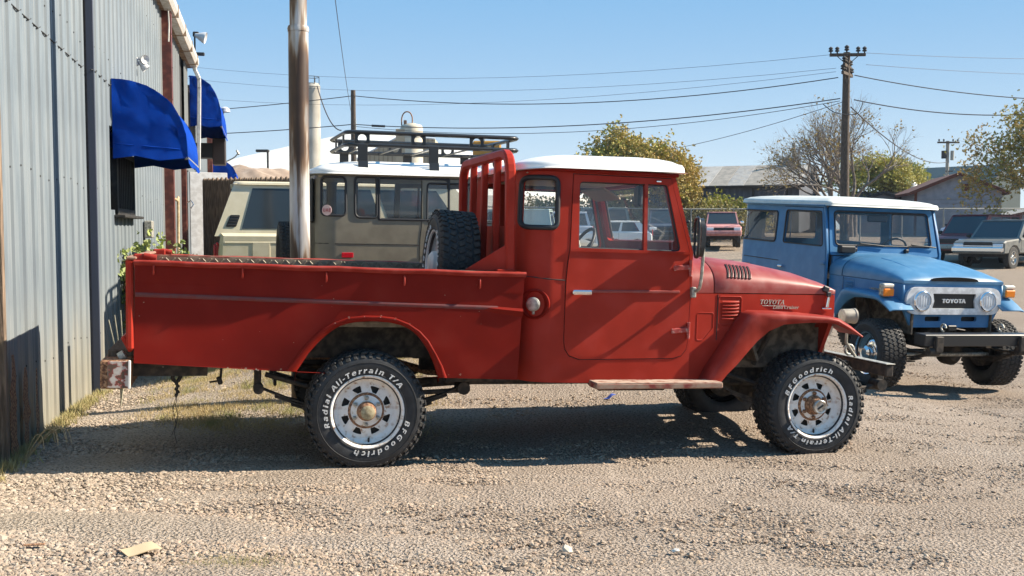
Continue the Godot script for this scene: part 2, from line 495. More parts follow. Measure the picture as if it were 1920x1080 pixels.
# ------------------------------------------------------------------ panels common to the three old utility vehicles
# front axle at x = 3.075, ground y = 0, z towards the right-hand side
func hw(x: float) -> float: return .72 - .085 * (x - 2.12) / 1.15
func crown(x: float) -> float:
	var xs = [2.1, 2.33, 2.75, 3.05, 3.2, 3.26, 3.29]; var ys = [1.375, 1.37, 1.328, 1.272, 1.222, 1.19, 1.15]
	for i in 6:
		if x <= xs[i + 1]: return lerpf(ys[i], ys[i + 1], clampf((x - xs[i]) / (xs[i + 1] - xs[i]), 0, 1))
	return ys[6]
func hood_ring(x: float, grow := 0.0, y0 := 1.122) -> Array:
	var o = []
	var w = hw(x) + grow; var c = crown(x) + grow
	o.append(V(x, y0, w))
	for k in 25:
		var a = PI * k / 24
		var ca = cos(a); var sa = sin(a)
		o.append(V(x, y0 + .03 + (c - y0 - .03) * pow(sa, .80), w * signf(ca) * pow(absf(ca), .62)))
	o.append(V(x, y0, -w))
	return o

func lean_z(W: float, lean: float, y: float) -> float:
	return W - maxf(0, y - 1.39) * lean

# body shell that runs round the back with rounded corners; holes in side (x, y) or rear (z, y) coordinates
func shell(xr: float, r: float, W: float, lean: float, side: PackedVector2Array, side_holes: Array, rear_holes: Array) -> G:
	var g = G.new()
	var sx = func(x: float) -> float:
		if x >= xr + r: return (W - r) + r * PI / 2 + x - xr - r
		return (W - r) + r * acos(clampf((xr + r - x) / r, 0, 1))
	var s_arc = (W - r)
	var outer := PackedVector2Array()
	for p in side:
		outer.append(Vector2(sx.call(p.x) if p.x > xr + 1e-4 else -0.0001, p.y))
	var holes = []
	for h in side_holes:
		var o := PackedVector2Array()
		for p in h: o.append(Vector2(sx.call(p.x), p.y))
		holes.append(o)
	for h in rear_holes: holes.append(h)
	var xs = []
	for k in 13: xs.append(s_arc + r * PI / 2 * k / 12.0)
	for s in [1.0, -1.0]:
		var fn = func(p: Vector2, off: float) -> Vector3:
			var q: Vector3; var n: Vector3
			if p.x < s_arc: q = V(xr, p.y, p.x); n = V(-1, 0, 0)
			elif p.x < s_arc + r * PI / 2:
				var a = (p.x - s_arc) / r
				n = V(-cos(a), 0, sin(a)); q = V(xr + r, p.y, W - r) + n * r
			else: q = V(xr + r + p.x - s_arc - r * PI / 2, p.y, W); n = V(0, 0, 1)
			q += n * off
			q.z -= maxf(0, p.y - 1.39) * lean * clampf(p.x / W, 0, 1)
			q.z *= s
			return q
		g.sheet(outer, holes, fn, .025, xs, [1.39], s < 0)
	return g

func side_fn(W: float, lean: float, s: float, out := 0.0) -> Callable:
	return func(p: Vector2, off: float) -> Vector3: return V(p.x, p.y, s * (lean_z(W, lean, p.y) + out + off))

# a rubber seal or frame that follows a window outline on the side
func seal(g: G, poly: PackedVector2Array, fn: Callable, r: float):
	var pts = []
	for p in poly: pts.append(fn.call(p, 0.0))
	g.tube(pts, r, 6, true)

# roof cap from a plan outline, domed
func roof_cap(plan: PackedVector2Array, y0: Callable, h: float, lip := .035, soft := .16) -> G:
	var g = G.new()
	var c := Vector2.ZERO
	for p in plan: c += p
	c /= plan.size()
	var rings = []
	for e in [[-.03, -.004], [0, -.004], [.0, lip * .5], [.004, lip], [.02, lip + .018], [.05, lip + .25 * h], [.10, lip + .45 * h], [.18, lip + .65 * h], [.30, lip + .82 * h], [.45, lip + .93 * h], [.62, lip + h]]:
		var ring = []
		for p in plan:
			var d = c - p
			var q = p + d.normalized() * (e[0] if e[0] < .11 else 0.0) if e[0] < .11 else p + d.normalized() * .10 + (d - d.normalized() * .10) * ((e[0] - .10) / .62)
			ring.append(V(q.x, y0.call(p.x) + e[1], q.y))
		rings.append(ring)
	g.loft(rings, true, true, true, 1, false)
	return g

func mesh_fender(s: float) -> G:
	var top = [2.223, .531, 2.272, .622, 2.36, .745, 2.465, .905, 2.52, .985, 2.585, 1.006, 2.77, 1.003, 2.98, .992, 3.13, .98, 3.21, .966, 3.30, .918, 3.385, .858]
	var low = [2.327, .536, 2.372, .59, 2.44, .655, 2.52, .745, 2.58, .81, 2.665, .878, 2.772, .922, 2.94, .935, 3.07, .938, 3.165, .93, 3.28, .885, 3.378, .838]
	var rings = []
	for i in 12:
		var t = Vector2(top[i * 2], top[i * 2 + 1]); var l = Vector2(low[i * 2], low[i * 2 + 1])
		var d = (l - t).normalized()
		var zi = .56
		var ring = [V(t.x, t.y, s * zi), V(t.x, t.y, s * .74), V(t.x, t.y, s * .80)]
		for e in [[.003, .822], [.010, .838], [.022, .847], [.036, .850]]:
			var q = t + d * minf(e[0], t.distance_to(l) * .5)
			ring.append(V(q.x, q.y, s * e[1]))
		ring.append(V(l.x, l.y, s * .852)); ring.append(V(l.x, l.y, s * .835))
		var q2 = t + d * minf(.02, t.distance_to(l) * .5)
		ring.append(V(q2.x, q2.y, s * .80)); ring.append(V(q2.x, q2.y, s * zi))
		rings.append(ring)
	var g = G.new()
	g.loft(rings, true, true, true, 2, s > 0)
	return g

func mesh_louvres(s: float, x0: float, x1: float, y0: float, y1: float, n: int, z: Callable) -> G:
	var g = G.new()
	for k in n:
		var y = lerpf(y0, y1, (k + .5) / n)
		var rings = []
		for j in 9:
			var x = lerpf(x0, x1, j / 8.0)
			var e = sin(PI * clampf(j / 8.0, .04, .96)) ** .4
			var zz = z.call(x)
			rings.append([V(x, y - .008, s * zz), V(x, y - .006, s * (zz + .012 * e)), V(x, y, s * (zz + .013 * e)), V(x, y + .009, s * zz)])
		g.loft(rings, false, false, false, 1, s < 0)
	return g

func vehicle_front(root: Node3D, P: Dictionary):
	var paint: Material = P.paint
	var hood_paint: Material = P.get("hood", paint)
	# cowl
	var g = G.new()
	var rings = []
	for x in [2.10, 2.2, 2.318]: rings.append(hood_ring(x, -.002, 1.118))
	g.loft(rings, false, false, false, 1, true)
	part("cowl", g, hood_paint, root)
	# hood
	g = G.new(); rings = []
	for x in [2.326, 2.332, 2.5, 2.75, 2.9, 3.05, 3.15, 3.2, 3.235, 3.262, 3.28, 3.288]: rings.append(hood_ring(x, -.004 if x < 2.33 else 0.0, 1.12))
	g.loft(rings, false, true, true, 1, true)
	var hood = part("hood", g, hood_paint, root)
	# side aprons
	for s in [1.0, -1.0]:
		g = G.new()
		var fn = func(p: Vector2, off: float) -> Vector3: return V(p.x, p.y, s * (hw(p.x) + off))
		g.sheet(pv([2.112, .54, 2.27, .54, 2.36, .72, 2.53, .96, 3.285, .95, 3.285, 1.114, 2.112, 1.114]), [], fn, .02, [2.348], [], s < 0)
		var ap = part("engine_side_panel", g, paint, root)
		part("side_panel_seam", tubem([V(2.352, 1.11, s * (hw(2.352) + .001)), V(2.352, .8, s * (hw(2.352) + .001))], .0035, 5), M.dark, ap)
		var lo = mesh_louvres(s, 2.385, 2.515, .935, 1.07, 6, func(x): return hw(x) + .004)
		part("louvre", lo, paint, ap)
		var pan = rp([2.36, .905, 2.535, .905, 2.535, 1.095, 2.36, 1.095], .02)
		g = G.new(); seal(g, pan, func(p, off): return V(p.x, p.y, s * (hw(p.x) + .001)), .005)
		part("vent_surround", g, paint, ap)
		var hat = rp([2.20, .80, 2.25, .80, 2.325, .885, 2.325, .985, 2.20, .985], .02)
		g = G.new(); seal(g, hat, func(p, off): return V(p.x, p.y, s * (hw(p.x) - .0005)), .0035)
		part("access_cover", g, paint, ap)
		part("fender", mesh_fender(s), P.get("fender", paint), root)
		# wheel house and inner bracing
		g = G.new()
		g.box(V(2.93, .78, s * .50), V(.74, .38, .02))
		g.box(V(2.62, .80, s * .60), V(.02, .30, .20), Basis(Vector3.BACK, .35))
		part("wheel_house", g, M.mud_dust, root)
		part("fender_brace", tubem([V(2.72, .62, s * .55), V(2.78, .92, s * .72)], .02, 6), M.chassis, root)
	# slots on the hood shoulder
	if P.get("hood_slots", false):
		for s in [1.0, -1.0]:
			for k in 7:
				g = G.new()
				var x = 2.43 + k * .028
				var pts = []
				for j in range(3, 8): 
					var q = hood_ring(x + (j - 3) * .009, .0015)[j]
					pts.append(V(q.x, q.y, q.z * s))
				g.tube(pts, .0055, 6)
				part("hood_slot", g, M.dark, hood)
				pts = pts.map(func(q): return q + V(.010, .002, 0))
				part("hood_slot_lip", tubem(pts, .005, 6), hood_paint, hood)
	# grille panel
	var bib = rp([-.632, 1.118, -.632, .90, -.50, .66, .50, .66, .632, .90, .632, 1.118], [0, .03, .05, .05, .03, 0])
	g = G.new()
	var bf = func(p: Vector2, off: float) -> Vector3: return V(3.275 + off, p.y, p.x)
	var hole = rp([-.30, .85, .30, .85, .30, 1.03, -.30, 1.03], .02)
	g.sheet(bib, [hole, rp([-.33, .725, -.13, .725, -.13, .775, -.33, .775], .022), rp([.13, .725, .33, .725, .33, .775, .13, .775], .022)], bf, .03, [], [], true)
	part("grille_panel", g, paint, root)
	part("radiator", boxm(V(3.19, .9, 0), V(.04, .5, .9)), M.dark, root)
	# bezel, lamps, mesh
	g = G.new()
	var zc := .415
	var ez = []
	ez = rp([-.60, .80, .60, .80, .60, 1.085, -.60, 1.085], .14, 8)
	var eh1 := PackedVector2Array(); var eh2 := PackedVector2Array()
	for k in 28:
		var a = TAU * k / 28
		eh1.append(Vector2(zc + cos(a) * .105, .942 + sin(a) * .105)); eh2.append(Vector2(-zc + cos(a) * .105, .942 + sin(a) * .105))
	var mid = rp([-.275, .865, .275, .865, .255, .942, .275, 1.02, -.275, 1.02, -.255, .942], .01)
	g.sheet(ez, [eh1, eh2, mid], func(p, off): return V(3.31 + off, p.y, p.x), .034, [], [], true)
	var bez = part("grille_bezel", g, M.bezel, root)
	part("grille_mesh", boxm(V(3.285, .942, 0), V(.012, .17, .56)), M.black, bez)
	var t = part("lettering", text_mesh("TOYOTA", .042, .012), M.bezel, bez)
	t.transform = at(3.298, .942, 0, Basis(Vector3.UP, PI / 2) * Basis.from_scale(V(1.35, 1, 1)))
	for s in [1.0, -1.0]:
		g = G.new()
		g.lathe([Vector2(.115, -.10), Vector2(.115, .0), Vector2(.108, .022), Vector2(.096, .03), Vector2(.096, .02)], 32, at(3.31, .942, s * zc, Basis(Vector3.UP, PI / 2)))
		var hl = part("headlight", g, M.chrome, root)
		g = G.new()
		g.lathe([Vector2(.097, .019), Vector2(.07, .024), Vector2(.035, .0265), Vector2(0, .027)], 28, at(3.31, .942, s * zc, Basis(Vector3.UP, PI / 2)))
		part("headlight_lens", g, M.lens_bright, hl)
		for k in 5: part("lens_flute", boxm(V(3.335, .942, s * zc + (k - 2) * .032), V(.006, .13 - .012 * (k - 2) * (k - 2), .005), .002), M.headlight, hl)
	# windscreen frame
	g = G.new()
	var wf = func(p: Vector2, off: float) -> Vector3: return V(2.125 - (p.y - 1.33) * .255 + off, p.y, p.x)
	var wo = rp([-.735, 1.335, .735, 1.335, .70, 1.885, -.70, 1.885], .03)
	var wh = rp([-.655, 1.45, .655, 1.45, .635, 1.835, -.635, 1.835], .05)
	g.sheet(wo, [wh], wf, .045, [], [], true)
	part("windscreen_frame", g, paint, root)
	g = G.new(); seal(g, wh, func(p, off): return wf.call(p, .002), .010)
	part("windscreen_seal", g, P.get("seal", M.rubber), root)
	g = G.new(); g.sheet(wh, [], func(p, off): return wf.call(p, -.02), 0.0, [], [], true)
	part("windscreen", g, P.get("glass", M.glass), root)
	# dash, steering wheel, column, mirror, seats
	part("dashboard", boxm(V(2.02, 1.25, 0), V(.16, .2, 1.40), .03), P.get("inside", M.black), root)
	var dz = P.get("driver", -.38)
	g = G.new()
	var sb = zto(V(-.86, .5, 0))
	var ring = []
	for k in 32:
		var a = TAU * k / 32
		ring.append(V(1.72, 1.36, dz) + sb * V(cos(a) * .20, sin(a) * .20, 0))
	g.tube(ring, .013, 8, true)
	var sw = part("steering_wheel", g, M.rubber, root)
	g = G.new()
	for k in 3:
		var a = TAU * k / 3 + .5
		g.tube([V(1.74, 1.345, dz), V(1.72, 1.36, dz) + sb * V(cos(a) * .19, sin(a) * .19, 0)], .008, 6)
	g.tube([V(1.72, 1.355, dz), V(2.05, 1.15, dz)], .025, 8)
	part("steering_column", g, M.dull_steel, sw)
	g = G.new()
	g.box(V(1.30, 1.18, 0), V(.12, .42, 1.24), Basis(Vector3.BACK, .14), .05)
	g.box(V(1.50, .95, 0), V(.45, .14, 1.24), Basis(), .05)
	part("seat", g, M.seat, root)
	part("rear_view_mirror", boxm(V(1.93, 1.765, P.get("mirror_z", .0)), V(.035, P.get("mirror_h", .085), .24), .014, Basis(Vector3.UP, -.25)), M.black, root)
	# firewall, floor, chassis
	g = G.new()
	g.box(V(2.10, .95, 0), V(.03, .75, 1.38))
	part("bulkhead", g, paint, root)
	g = G.new()
	for s in [1.0, -1.0]:
		var xk: float = P.rear_axle + .62
		g.box(V((xk + 3.45) * .5, .53, s * .36), V(3.45 - xk, .13, .07))
		g.box(V((xk + P.frame_x0) * .5 - .05, .72, s * .36), V(xk - P.frame_x0 - .1, .12, .07))
		g.box(V(xk - .05, .62, s * .36), V(.10, .30, .07))
	for x in [1.4, 2.4, 3.3]: g.box(V(x, .53, 0), V(.08, .10, .74))
	g.box(V(2.75, .62, 0), V(.75, .42, .42), Basis(), .05)
	g.box(V(2.0, .50, 0), V(.6, .26, .3), Basis(), .05)
	part("chassis", g, M.chassis, root)
	g = G.new()
	for x in [P.rear_axle, 3.075]:
		g.tube([V(x, .36, -.62), V(x, .36, .62)], .045, 10)
		var dzz = .0 if x < 3 else -.18
		g.lathe([Vector2(0, -.13), Vector2(.08, -.11), Vector2(.13, -.05), Vector2(.13, .05), Vector2(.08, .11), Vector2(0, .13)], 20, at(x, .36, dzz, Basis(Vector3.UP, PI / 2)))
		for s in [1.0, -1.0]: g.lathe([Vector2(0, -.12), Vector2(.14, -.11), Vector2(.15, .04), Vector2(0, .05)], 20, at(x, .36, s * .62))
	g.tube([V(P.rear_axle + .1, .40, 0), V(1.9, .5, -.05)], .035, 8)
	part("axle", g, M.chassis, root)
	for x in [P.rear_axle, 3.075]:
		for s in [1.0, -1.0]:
			g = G.new()
			for k in 4:
				var hh = k * .016
				var L = .64 - .1 * k
				var pts = []
				for j in 9:
					var u = lerpf(-1, 1, j / 8.0)
					pts.append(V(x + u * L, .312 + .15 * u * u * L * L / .41 + .02 - hh, s * .55))
				g.loft(pts.map(func(p): return [p + V(0, .006, -.03), p + V(0, .006, .03), p + V(0, -.006, .03), p + V(0, -.006, -.03)]), true, true, true, -1, true)
			g.tube([V(x - .64, .475, s * .55 - .05), V(x - .64, .475, s * .55 + .06)], .032, 10)
			g.tube([V(x + .64, .472, s * .55 - .05), V(x + .64, .472, s * .55 + .07)], .042, 10)
			g.box(V(x - .645, .55, s * .55), V(.042, .16, .09), Basis(), .008)
			g.box(V(x + .66, .55, s * .52), V(.06, .16, .09), Basis(), .008)
			g.tube([V(x - .60, .56, s * .55), V(x - .30, .47, s * .55), V(x + .30, .435, s * .55), V(x + .62, .45, s * .55)], .016, 6)
			g.box(V(x, .34, s * .55), V(.14, .10, .09), Basis(), .01)
			part("leaf_spring", g, M.chassis, root)
	# front bumper
	if P.get("bumper", "") != "":
		g = G.new()
		var y = P.get("bumper_y", .585)
		g.box(V(3.635, y, 0), V(P.get("bumper_depth", .17), P.get("bumper_h", .12), P.get("bumper_width", 1.62)), Basis(), .008)
		g.box(V(3.47, .57, .36), V(.24, .10, .06)); g.box(V(3.47, .57, -.36), V(.24, .10, .06))
		var bmp = part("front_bumper", g, P.get("bumper_paint", M.black_paint), root)
		if P.has("bumper_paint"): part("bumper_top", boxm(V(3.635, y + P.get("bumper_h", .12) * .5 + .006, 0), V(P.get("bumper_depth", .17) + .015, .006, 1.64), .002), M.dull_steel, bmp)
		if P.bumper == "hook":
			for s in [1.0, -1.0]:
				var hk = []
				for k in 10: hk.append(V(3.60 + cos(k * .55) * .035, .70 + sin(k * .55) * .035, s * .36))
				part("tow_hook", tubem(hk, .011, 8), M.dull_steel, bmp)

func badge(root: Node, s: float, both := true):
	var b = node("badge", root)
	var bas = Basis(Vector3.UP, 0.0 if s > 0 else PI) * Basis(V(1, 0, 0), V(.25, 1, 0), V(0, 0, 1))
	var o
	if both:
		o = part("lettering", text_mesh("TOYOTA", .032, .008, "Droid Serif"), M.chrome, b)
		o.transform = at(2.775, 1.062, s * (hw(2.775) + .004), bas)
	o = part("lettering", text_mesh("Land Cruiser", .022, .008, "Droid Serif"), M.chrome if both else M.dull_steel, b)
	o.transform = at(2.885, 1.026, s * (hw(2.885) + .004), bas)
	if both: part("badge_bar", boxm(V(2.79, 1.036, s * (hw(2.79) + .004)), V(.17, .006, .006), .001), M.chrome, b)

# ------------------------------------------------------------------ red pickup
func bed_z(x: float, y: float) -> float: return .842 - .013 * (x - .9) * (x - .9) + .018 * (y - 1.2)

func red_truck():
	var T = Transform3D(turn(deg_to_rad(15), .0326), V(-1.1003, .0307, -6.989))
	var root = thing("pickup_truck", "faded red vintage pickup truck with white cab roof and long open bed", "pickup truck", T)
	vehicle_front(root, {"paint": M.red, "hood": M.red_hood, "fender": M.red_fade, "hood_slots": true, "frame_x0": -1.35, "rear_axle": 0.0, "bumper": "hook", "bumper_paint": M.bumper_brown, "bumper_depth": .06, "bumper_h": .085, "bumper_y": .60, "inside": M.red_shaded, "mirror_z": .26, "mirror_h": .15})
	var W := .79; var ln := .07
	# cab shell
	var side = pv([.965, .545, 1.30, .530, 2.118, .520, 2.118, 1.385, 1.985, 1.885, .965, 1.885])
	var door_out = [1.281, 1.868, 1.262, 1.389, 1.250, 1.30, 1.241, 1.171, 1.241, .80, 1.249, .745, 1.28, .70, 1.349, .676, 2.0, .684, 2.06, .70, 2.095, .745, 2.104, .80, 2.112, 1.10, 2.092, 1.40, 1.957, 1.868]
	var dp = pv(door_out)
	var qw = rp([.978, 1.835, 1.18, 1.832, 1.178, 1.517, .972, 1.517], .045)
	var rw = rp([-.42, 1.525, .42, 1.525, .42, 1.83, -.42, 1.83], .05)
	part("cab_shell", shell(.965, .2, W, ln, side, [dp, qw], [rw]), M.red, root)
	var bf = func(x: float, s: float, y: float, out: float) -> Vector3:
		var a = acos(clampf((1.165 - x) / .2, 0, 1))
		if x >= 1.165: return V(x, y, s * (lean_z(W, ln, y) + out))
		return V(1.165 - cos(a) * (.2 + out), y, s * (W - .2 + sin(a) * (.2 + out) - maxf(0, y - 1.39) * ln))
	for s in [1.0, -1.0]:
		# corner window in its rubber
		var g = G.new()
		var rub = []
		for p in rp([.978, 1.835, 1.08, 1.835, 1.18, 1.832, 1.179, 1.67, 1.178, 1.517, 1.07, 1.517, .972, 1.517, .974, 1.68], [.045, 0, .045, 0, .045, 0, .045, 0], 6): rub.append(bf.call(p.x, s, p.y, .002))
		g.tube(rub, .017, 8, true)
		part("window_rubber", g, M.rubber, root)
		g = G.new()
		g.sheet(qw, [], func(p, off): return bf.call(p.x, s, p.y, -.012), 0.0, [1.0, 1.03, 1.06, 1.09, 1.12, 1.15], [], s < 0)
		part("corner_window", g, M.glass, root)
		# door
		var fn = side_fn(W, ln, s, .004)
		var win = rp([1.325, 1.820, 1.322, 1.394, 2.030, 1.390, 1.930, 1.823], [.03, .012, .03, .03])
		var sh = PackedVector2Array()
		var cen = Vector2(1.67, 1.2)
		for p in dp: sh.append(p + (cen - p).normalized() * .006)
		g = G.new(); g.sheet(sh, [win], fn, .035, [], [1.39], s < 0)
		var door = part("door", g, M.red, root)
		g = G.new()
		for i in range(1, sh.size()):
			pass
		var gap = []
		for p in dp: gap.append(fn.call(p, -.012))
		g.tube(gap, .006, 5, true)
		part("door_gap", g, M.dark, door)
		g = G.new()
		g.sheet(rp([1.264, 1.372, 2.098, 1.372, 2.092, 1.389, 1.266, 1.389], .003), [], side_fn(W, ln, s, .011), .014, [], [], s < 0)
		part("belt_moulding", g, M.red, door)
		g = G.new()
		g.sheet(rp([1.768, 1.392, 1.792, 1.392, 1.795, 1.822, 1.772, 1.822], .002), [], side_fn(W, ln, s, .0), .03, [], [1.39], s < 0)
		part("quarter_light_post", g, M.red_fade, door)
		g = G.new(); g.sheet(win, [], side_fn(W, ln, s, -.018), 0.0, [], [], s < 0)
		part("door_glass", g, M.glass, door)
		g = G.new(); seal(g, win, side_fn(W, ln, s, -.012), .008)
		part("glass_run", g, M.rubber, door)
		g = G.new(); g.sheet(sh, [inset(win, -.012)], side_fn(W, ln, s, -.040), .012, [], [1.39], s < 0)
		part("inner_dark_sheet", g, M.dark_inside, door)  # dark sheet added inside the door so the cab interior looks shaded
		# waist strip and handle
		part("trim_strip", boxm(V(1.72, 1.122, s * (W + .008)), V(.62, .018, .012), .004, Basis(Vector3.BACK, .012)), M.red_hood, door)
		g = G.new()
		g.box(V(1.345, 1.113, s * (W + .045)), V(.135, .030, .018), Basis(Vector3.UP, .06 * s), .008)
		g.box(V(1.30, 1.113, s * (W + .024)), V(.03, .028, .04), Basis(), .006)
		g.box(V(1.405, 1.113, s * (W + .02)), V(.022, .022, .04), Basis(), .005)
		part("door_handle", g, M.chrome, door)
		for y in [1.285, .872]:
			g = G.new()
			g.box(V(2.035, y, s * (W + .014)), V(.115, .034, .016), Basis(Vector3.BACK, .1), .005)
			g.tube([V(2.098, y - .055, s * (W + .016)), V(2.098, y + .055, s * (W + .016))], .012, 8)
			part("hinge", g, M.hinge, root)
		part("window_latch", boxm(V(1.865, 1.842, s * (W - .022)), V(.035, .014, .02), .004), M.chrome, door)
		# drip rail, running board
		g = G.new()
		g.tube([bf.call(.97, s, 1.888, .01), bf.call(1.0, s, 1.888, .012), bf.call(1.08, s, 1.888, .014), bf.call(1.2, s, 1.888, .016), bf.call(2.0, s, 1.886, .016)], .012, 6)
		part("drip_rail", g, M.red_shaded, root)
		g = G.new()
		g.box(V(1.858, .526, s * .868), V(.875, .036, .155), Basis(Vector3.BACK, .003), .006)
		var rb = part("running_board", g, M.red_dusty, root)
		part("running_board_tread", boxm(V(1.858, .5455, s * .868), V(.868, .006, .150), .002), M.dusty_tan, rb)
		part("body_seam", tubem([bf.call(.967, s, 1.207, .0005), bf.call(1.0, s, 1.205, .0005), bf.call(1.05, s, 1.200, .0005), bf.call(1.12, s, 1.193, .0005), bf.call(1.238, s, 1.186, .0005)], .0045, 5), M.dark, root)
	# fuel filler on the right-hand rear corner
	var fx := 1.052; var fa = acos((1.165 - fx) / .2)
	var fnm = V(-cos(fa), 0, sin(fa))
	var fp = V(1.165, 1.03, W - .2) + fnm * .2
	var fx0 = Transform3D(zto(fnm), fp)
	var g = G.new()
	g.lathe([Vector2(.098, -.02), Vector2(.098, .004), Vector2(.088, .008), Vector2(.075, -.004), Vector2(.05, -.018), Vector2(0, -.018)], 36, fx0)
	var ff = part("fuel_filler", g, M.red_shaded, root)
	g = G.new()
	g.lathe([Vector2(.03, -.01), Vector2(.033, .02), Vector2(.045, .022), Vector2(.045, .036), Vector2(.036, .044), Vector2(.018, .046), Vector2(0, .046)], 28, fx0)
	g.box(fx0 * V(0, -.05, .02), V(.016, .03, .012), Basis(), .003)
	part("fuel_cap", g, M.dull_steel, ff)
	# roof
	var plan = rp([.935, -.80, 2.06, -.765, 2.06, .765, .935, .80], [.24, .05, .05, .24], 9)
	var dense := PackedVector2Array()
	for i in plan.size():
		var a = plan[i]; var b = plan[(i + 1) % plan.size()]
		var m = maxi(1, int(a.distance_to(b) / .08))
		for k in m: dense.append(a.lerp(b, float(k) / m))
	part("cab_roof", roof_cap(dense, func(x): return 1.897 + .012 * clampf((x - 1.0) / 1.0, 0, 1) - .014 * pow(clampf((1.2 - x) / .25, 0, 1), 2), .095, .03), M.white_roof, root)
	part("roof_lining", boxm(V(1.47, 1.865, 0), V(.95, .02, 1.36), .01), M.visor, root)
	part("sun_visor", boxm(V(1.86, 1.79, -.33), V(.16, .02, .5), .008, Basis(Vector3.BACK, -.5)), M.visor, root)
	part("sun_visor", boxm(V(1.48, 1.838, .30), V(.34, .05, .24), .02), M.visor, root)
	# door mirror on a bent arm
	g = G.new()
	g.tube(smooth_pts([V(2.125, 1.13, .80), V(2.135, 1.16, .87), V(2.135, 1.3, .90), V(2.13, 1.45, .91), V(2.105, 1.48, .91)], 5), .011, 8)
	g.box(V(2.122, 1.125, .80), V(.03, .07, .05), Basis(), .006)
	var mr = part("door_mirror", g, M.dull_steel, root)
	g = G.new()
	g.sheet(rp([-.085, -.125, .085, -.125, .085, .125, -.085, .125], .07, 7), [], func(p, off): return V(2.095 - .30 * p.x + p.length_squared() * -1.2 + .02 - off, 1.485 + p.y, .905 + p.x), .03, [-.06, -.03, 0, .03, .06], [-.1, -.05, 0, .05, .1])
	part("mirror_shell", g, M.black_paint, mr)
	g = G.new()
	var rimp = []
	for p in rp([-.088, -.128, .088, -.128, .088, .128, -.088, .128], .07, 7): rimp.append(V(2.086 - .30 * p.x, 1.485 + p.y, .905 + p.x))
	g.tube(rimp, .009, 6, true)
	part("mirror_rim", g, M.black_paint, mr)
	# hood catch on the right-hand front corner
	for s in [1.0, -1.0]:
		g = G.new()
		g.box(V(3.205, 1.155, s * (hw(3.2) + .006)), V(.05, .045, .022), Basis(Vector3.BACK, -.3), .008)
		g.box(V(3.225, 1.12, s * (hw(3.2) + .012)), V(.035, .035, .02), Basis(), .006)
		var hc = part("hood_catch", g, M.rubber, root)
		g = G.new()
		g.tube([V(3.222, 1.10, s * (hw(3.2) + .014)), V(3.215, 1.03, s * (hw(3.2) + .012))], .012, 8)
		g.box(V(3.212, 1.02, s * (hw(3.2) + .012)), V(.075, .010, .02), Basis(), .003)
		part("catch_spring", g, M.chrome, hc)
		for x in [2.52, 2.62]:
			part("wiper_stop", boxm(V(2.14 + (x - 2.52) * .8, 1.385, s * .30), V(.03, .03, .05), .008), M.dark, root)
	for s in [1.0, -1.0]:
		g = G.new()
		g.lathe([Vector2(0, -.055), Vector2(.036, -.053), Vector2(.05, -.045), Vector2(.053, .04), Vector2(.057, .045), Vector2(.057, .058), Vector2(.045, .062), Vector2(0, .065)], 28, at(3.52, .955, s * .44, Basis(Vector3.UP, PI / 2)))
		g.tube([V(3.52, .90, s * .44), V(3.52, .76, s * .44), V(3.60, .66, s * .44)], .012, 6)
		part("driving_lamp", g, mottled(93, [lin(.24, .21, .16), lin(.34, .30, .24)], [.3, .7], 3.0, 0.55), root)
	badge(root, 1.0); badge(root, -1.0)
	# wiper arms lying on the cowl
	for z in [.35, -.25]:
		g = G.new()
		g.tube([V(2.17, 1.385, z), V(2.13, 1.42, z - .05), V(2.10, 1.46, z - .35)], .007, 6)
		g.box(V(2.16, 1.375, z), V(.05, .03, .05), Basis(), .008)
		part("wiper", g, M.black, root)

	# ---- bed
	var arch = pv([-.44, .50, -.427, .625, -.36, .72, -.295, .795, -.22, .862, -.153, .897, -.07, .912, .019, .916, .10, .913, .165, .903, .235, .875, .29, .835, .335, .782, .377, .712, .408, .64, .428, .575, .44, .50])
	var ridge = pv([-.492, .612, -.403, .738, -.352, .80, -.30, .853, -.215, .905, -.125, .938, -.033, .949, .06, .948, .148, .938, .235, .905, .305, .86, .362, .80, .413, .715, .452, .645, .481, .572])
	for s in [1.0, -1.0]:
		var fn = func(p: Vector2, off: float) -> Vector3: return V(p.x, p.y, s * (bed_z(p.x, p.y) + off))
		g = G.new()
		var outl = pv([-1.345, .656, -.508, .611, -.30, .602, .40, .572, .934, .557, .955, 1.226, -1.345, 1.246])
		g.sheet(outl, [arch], fn, .03, [], [], s < 0)
		var bs = part("bed_side", g, M.red_shaded if s > 0 else M.red_shaded, root)
		# arch flare
		var inner = pv([-.427, .612, -.36, .72, -.31, .78, -.26, .83, -.19, .882, -.11, .908, -.03, .916, .045, .916, .12, .910, .19, .895, .25, .867, .305, .82, .357, .75, .40, .66, .43, .574])
		var rings = []
		for i in ridge.size():
			var a = ridge[i]; var b = inner[i]
			var d = b - a
			rings.append([fn.call(a - d * .06, -.004), fn.call(a, .010), fn.call(a + d * .12, .017), fn.call(a + d * .5, .013), fn.call(b, .010), fn.call(b, -.03)])
		g = G.new(); g.loft(rings, false, false, false, 1, s < 0)
		part("wheel_arch_flare", g, M.red_shaded, bs)
		# top box section and rolled lip
		g = G.new()
		g.sheet(pv([-1.345, 1.122, .952, 1.100, .955, 1.226, -1.345, 1.246]), [], func(p, off): return fn.call(p, off + .006), .008, [], [], s < 0)
		part("bed_rail", g, M.red_shaded, bs)
		g = G.new()
		for k in 2:
			var pts = []
			for j in 13:
				var x = lerpf(-1.35, .962, j / 12.0)
				pts.append(V(x, 1.2395 - (x + 1.35) * .0083 - k * .010 + .003 * sin(j * 2.3), s * (bed_z(x, 1.24) + .012 - k * .004)))
			g.tube(pts, .013 - k * .003, 7)
		part("rail_lip", g, M.red_fade, bs)
		g = G.new()
		var rt = []
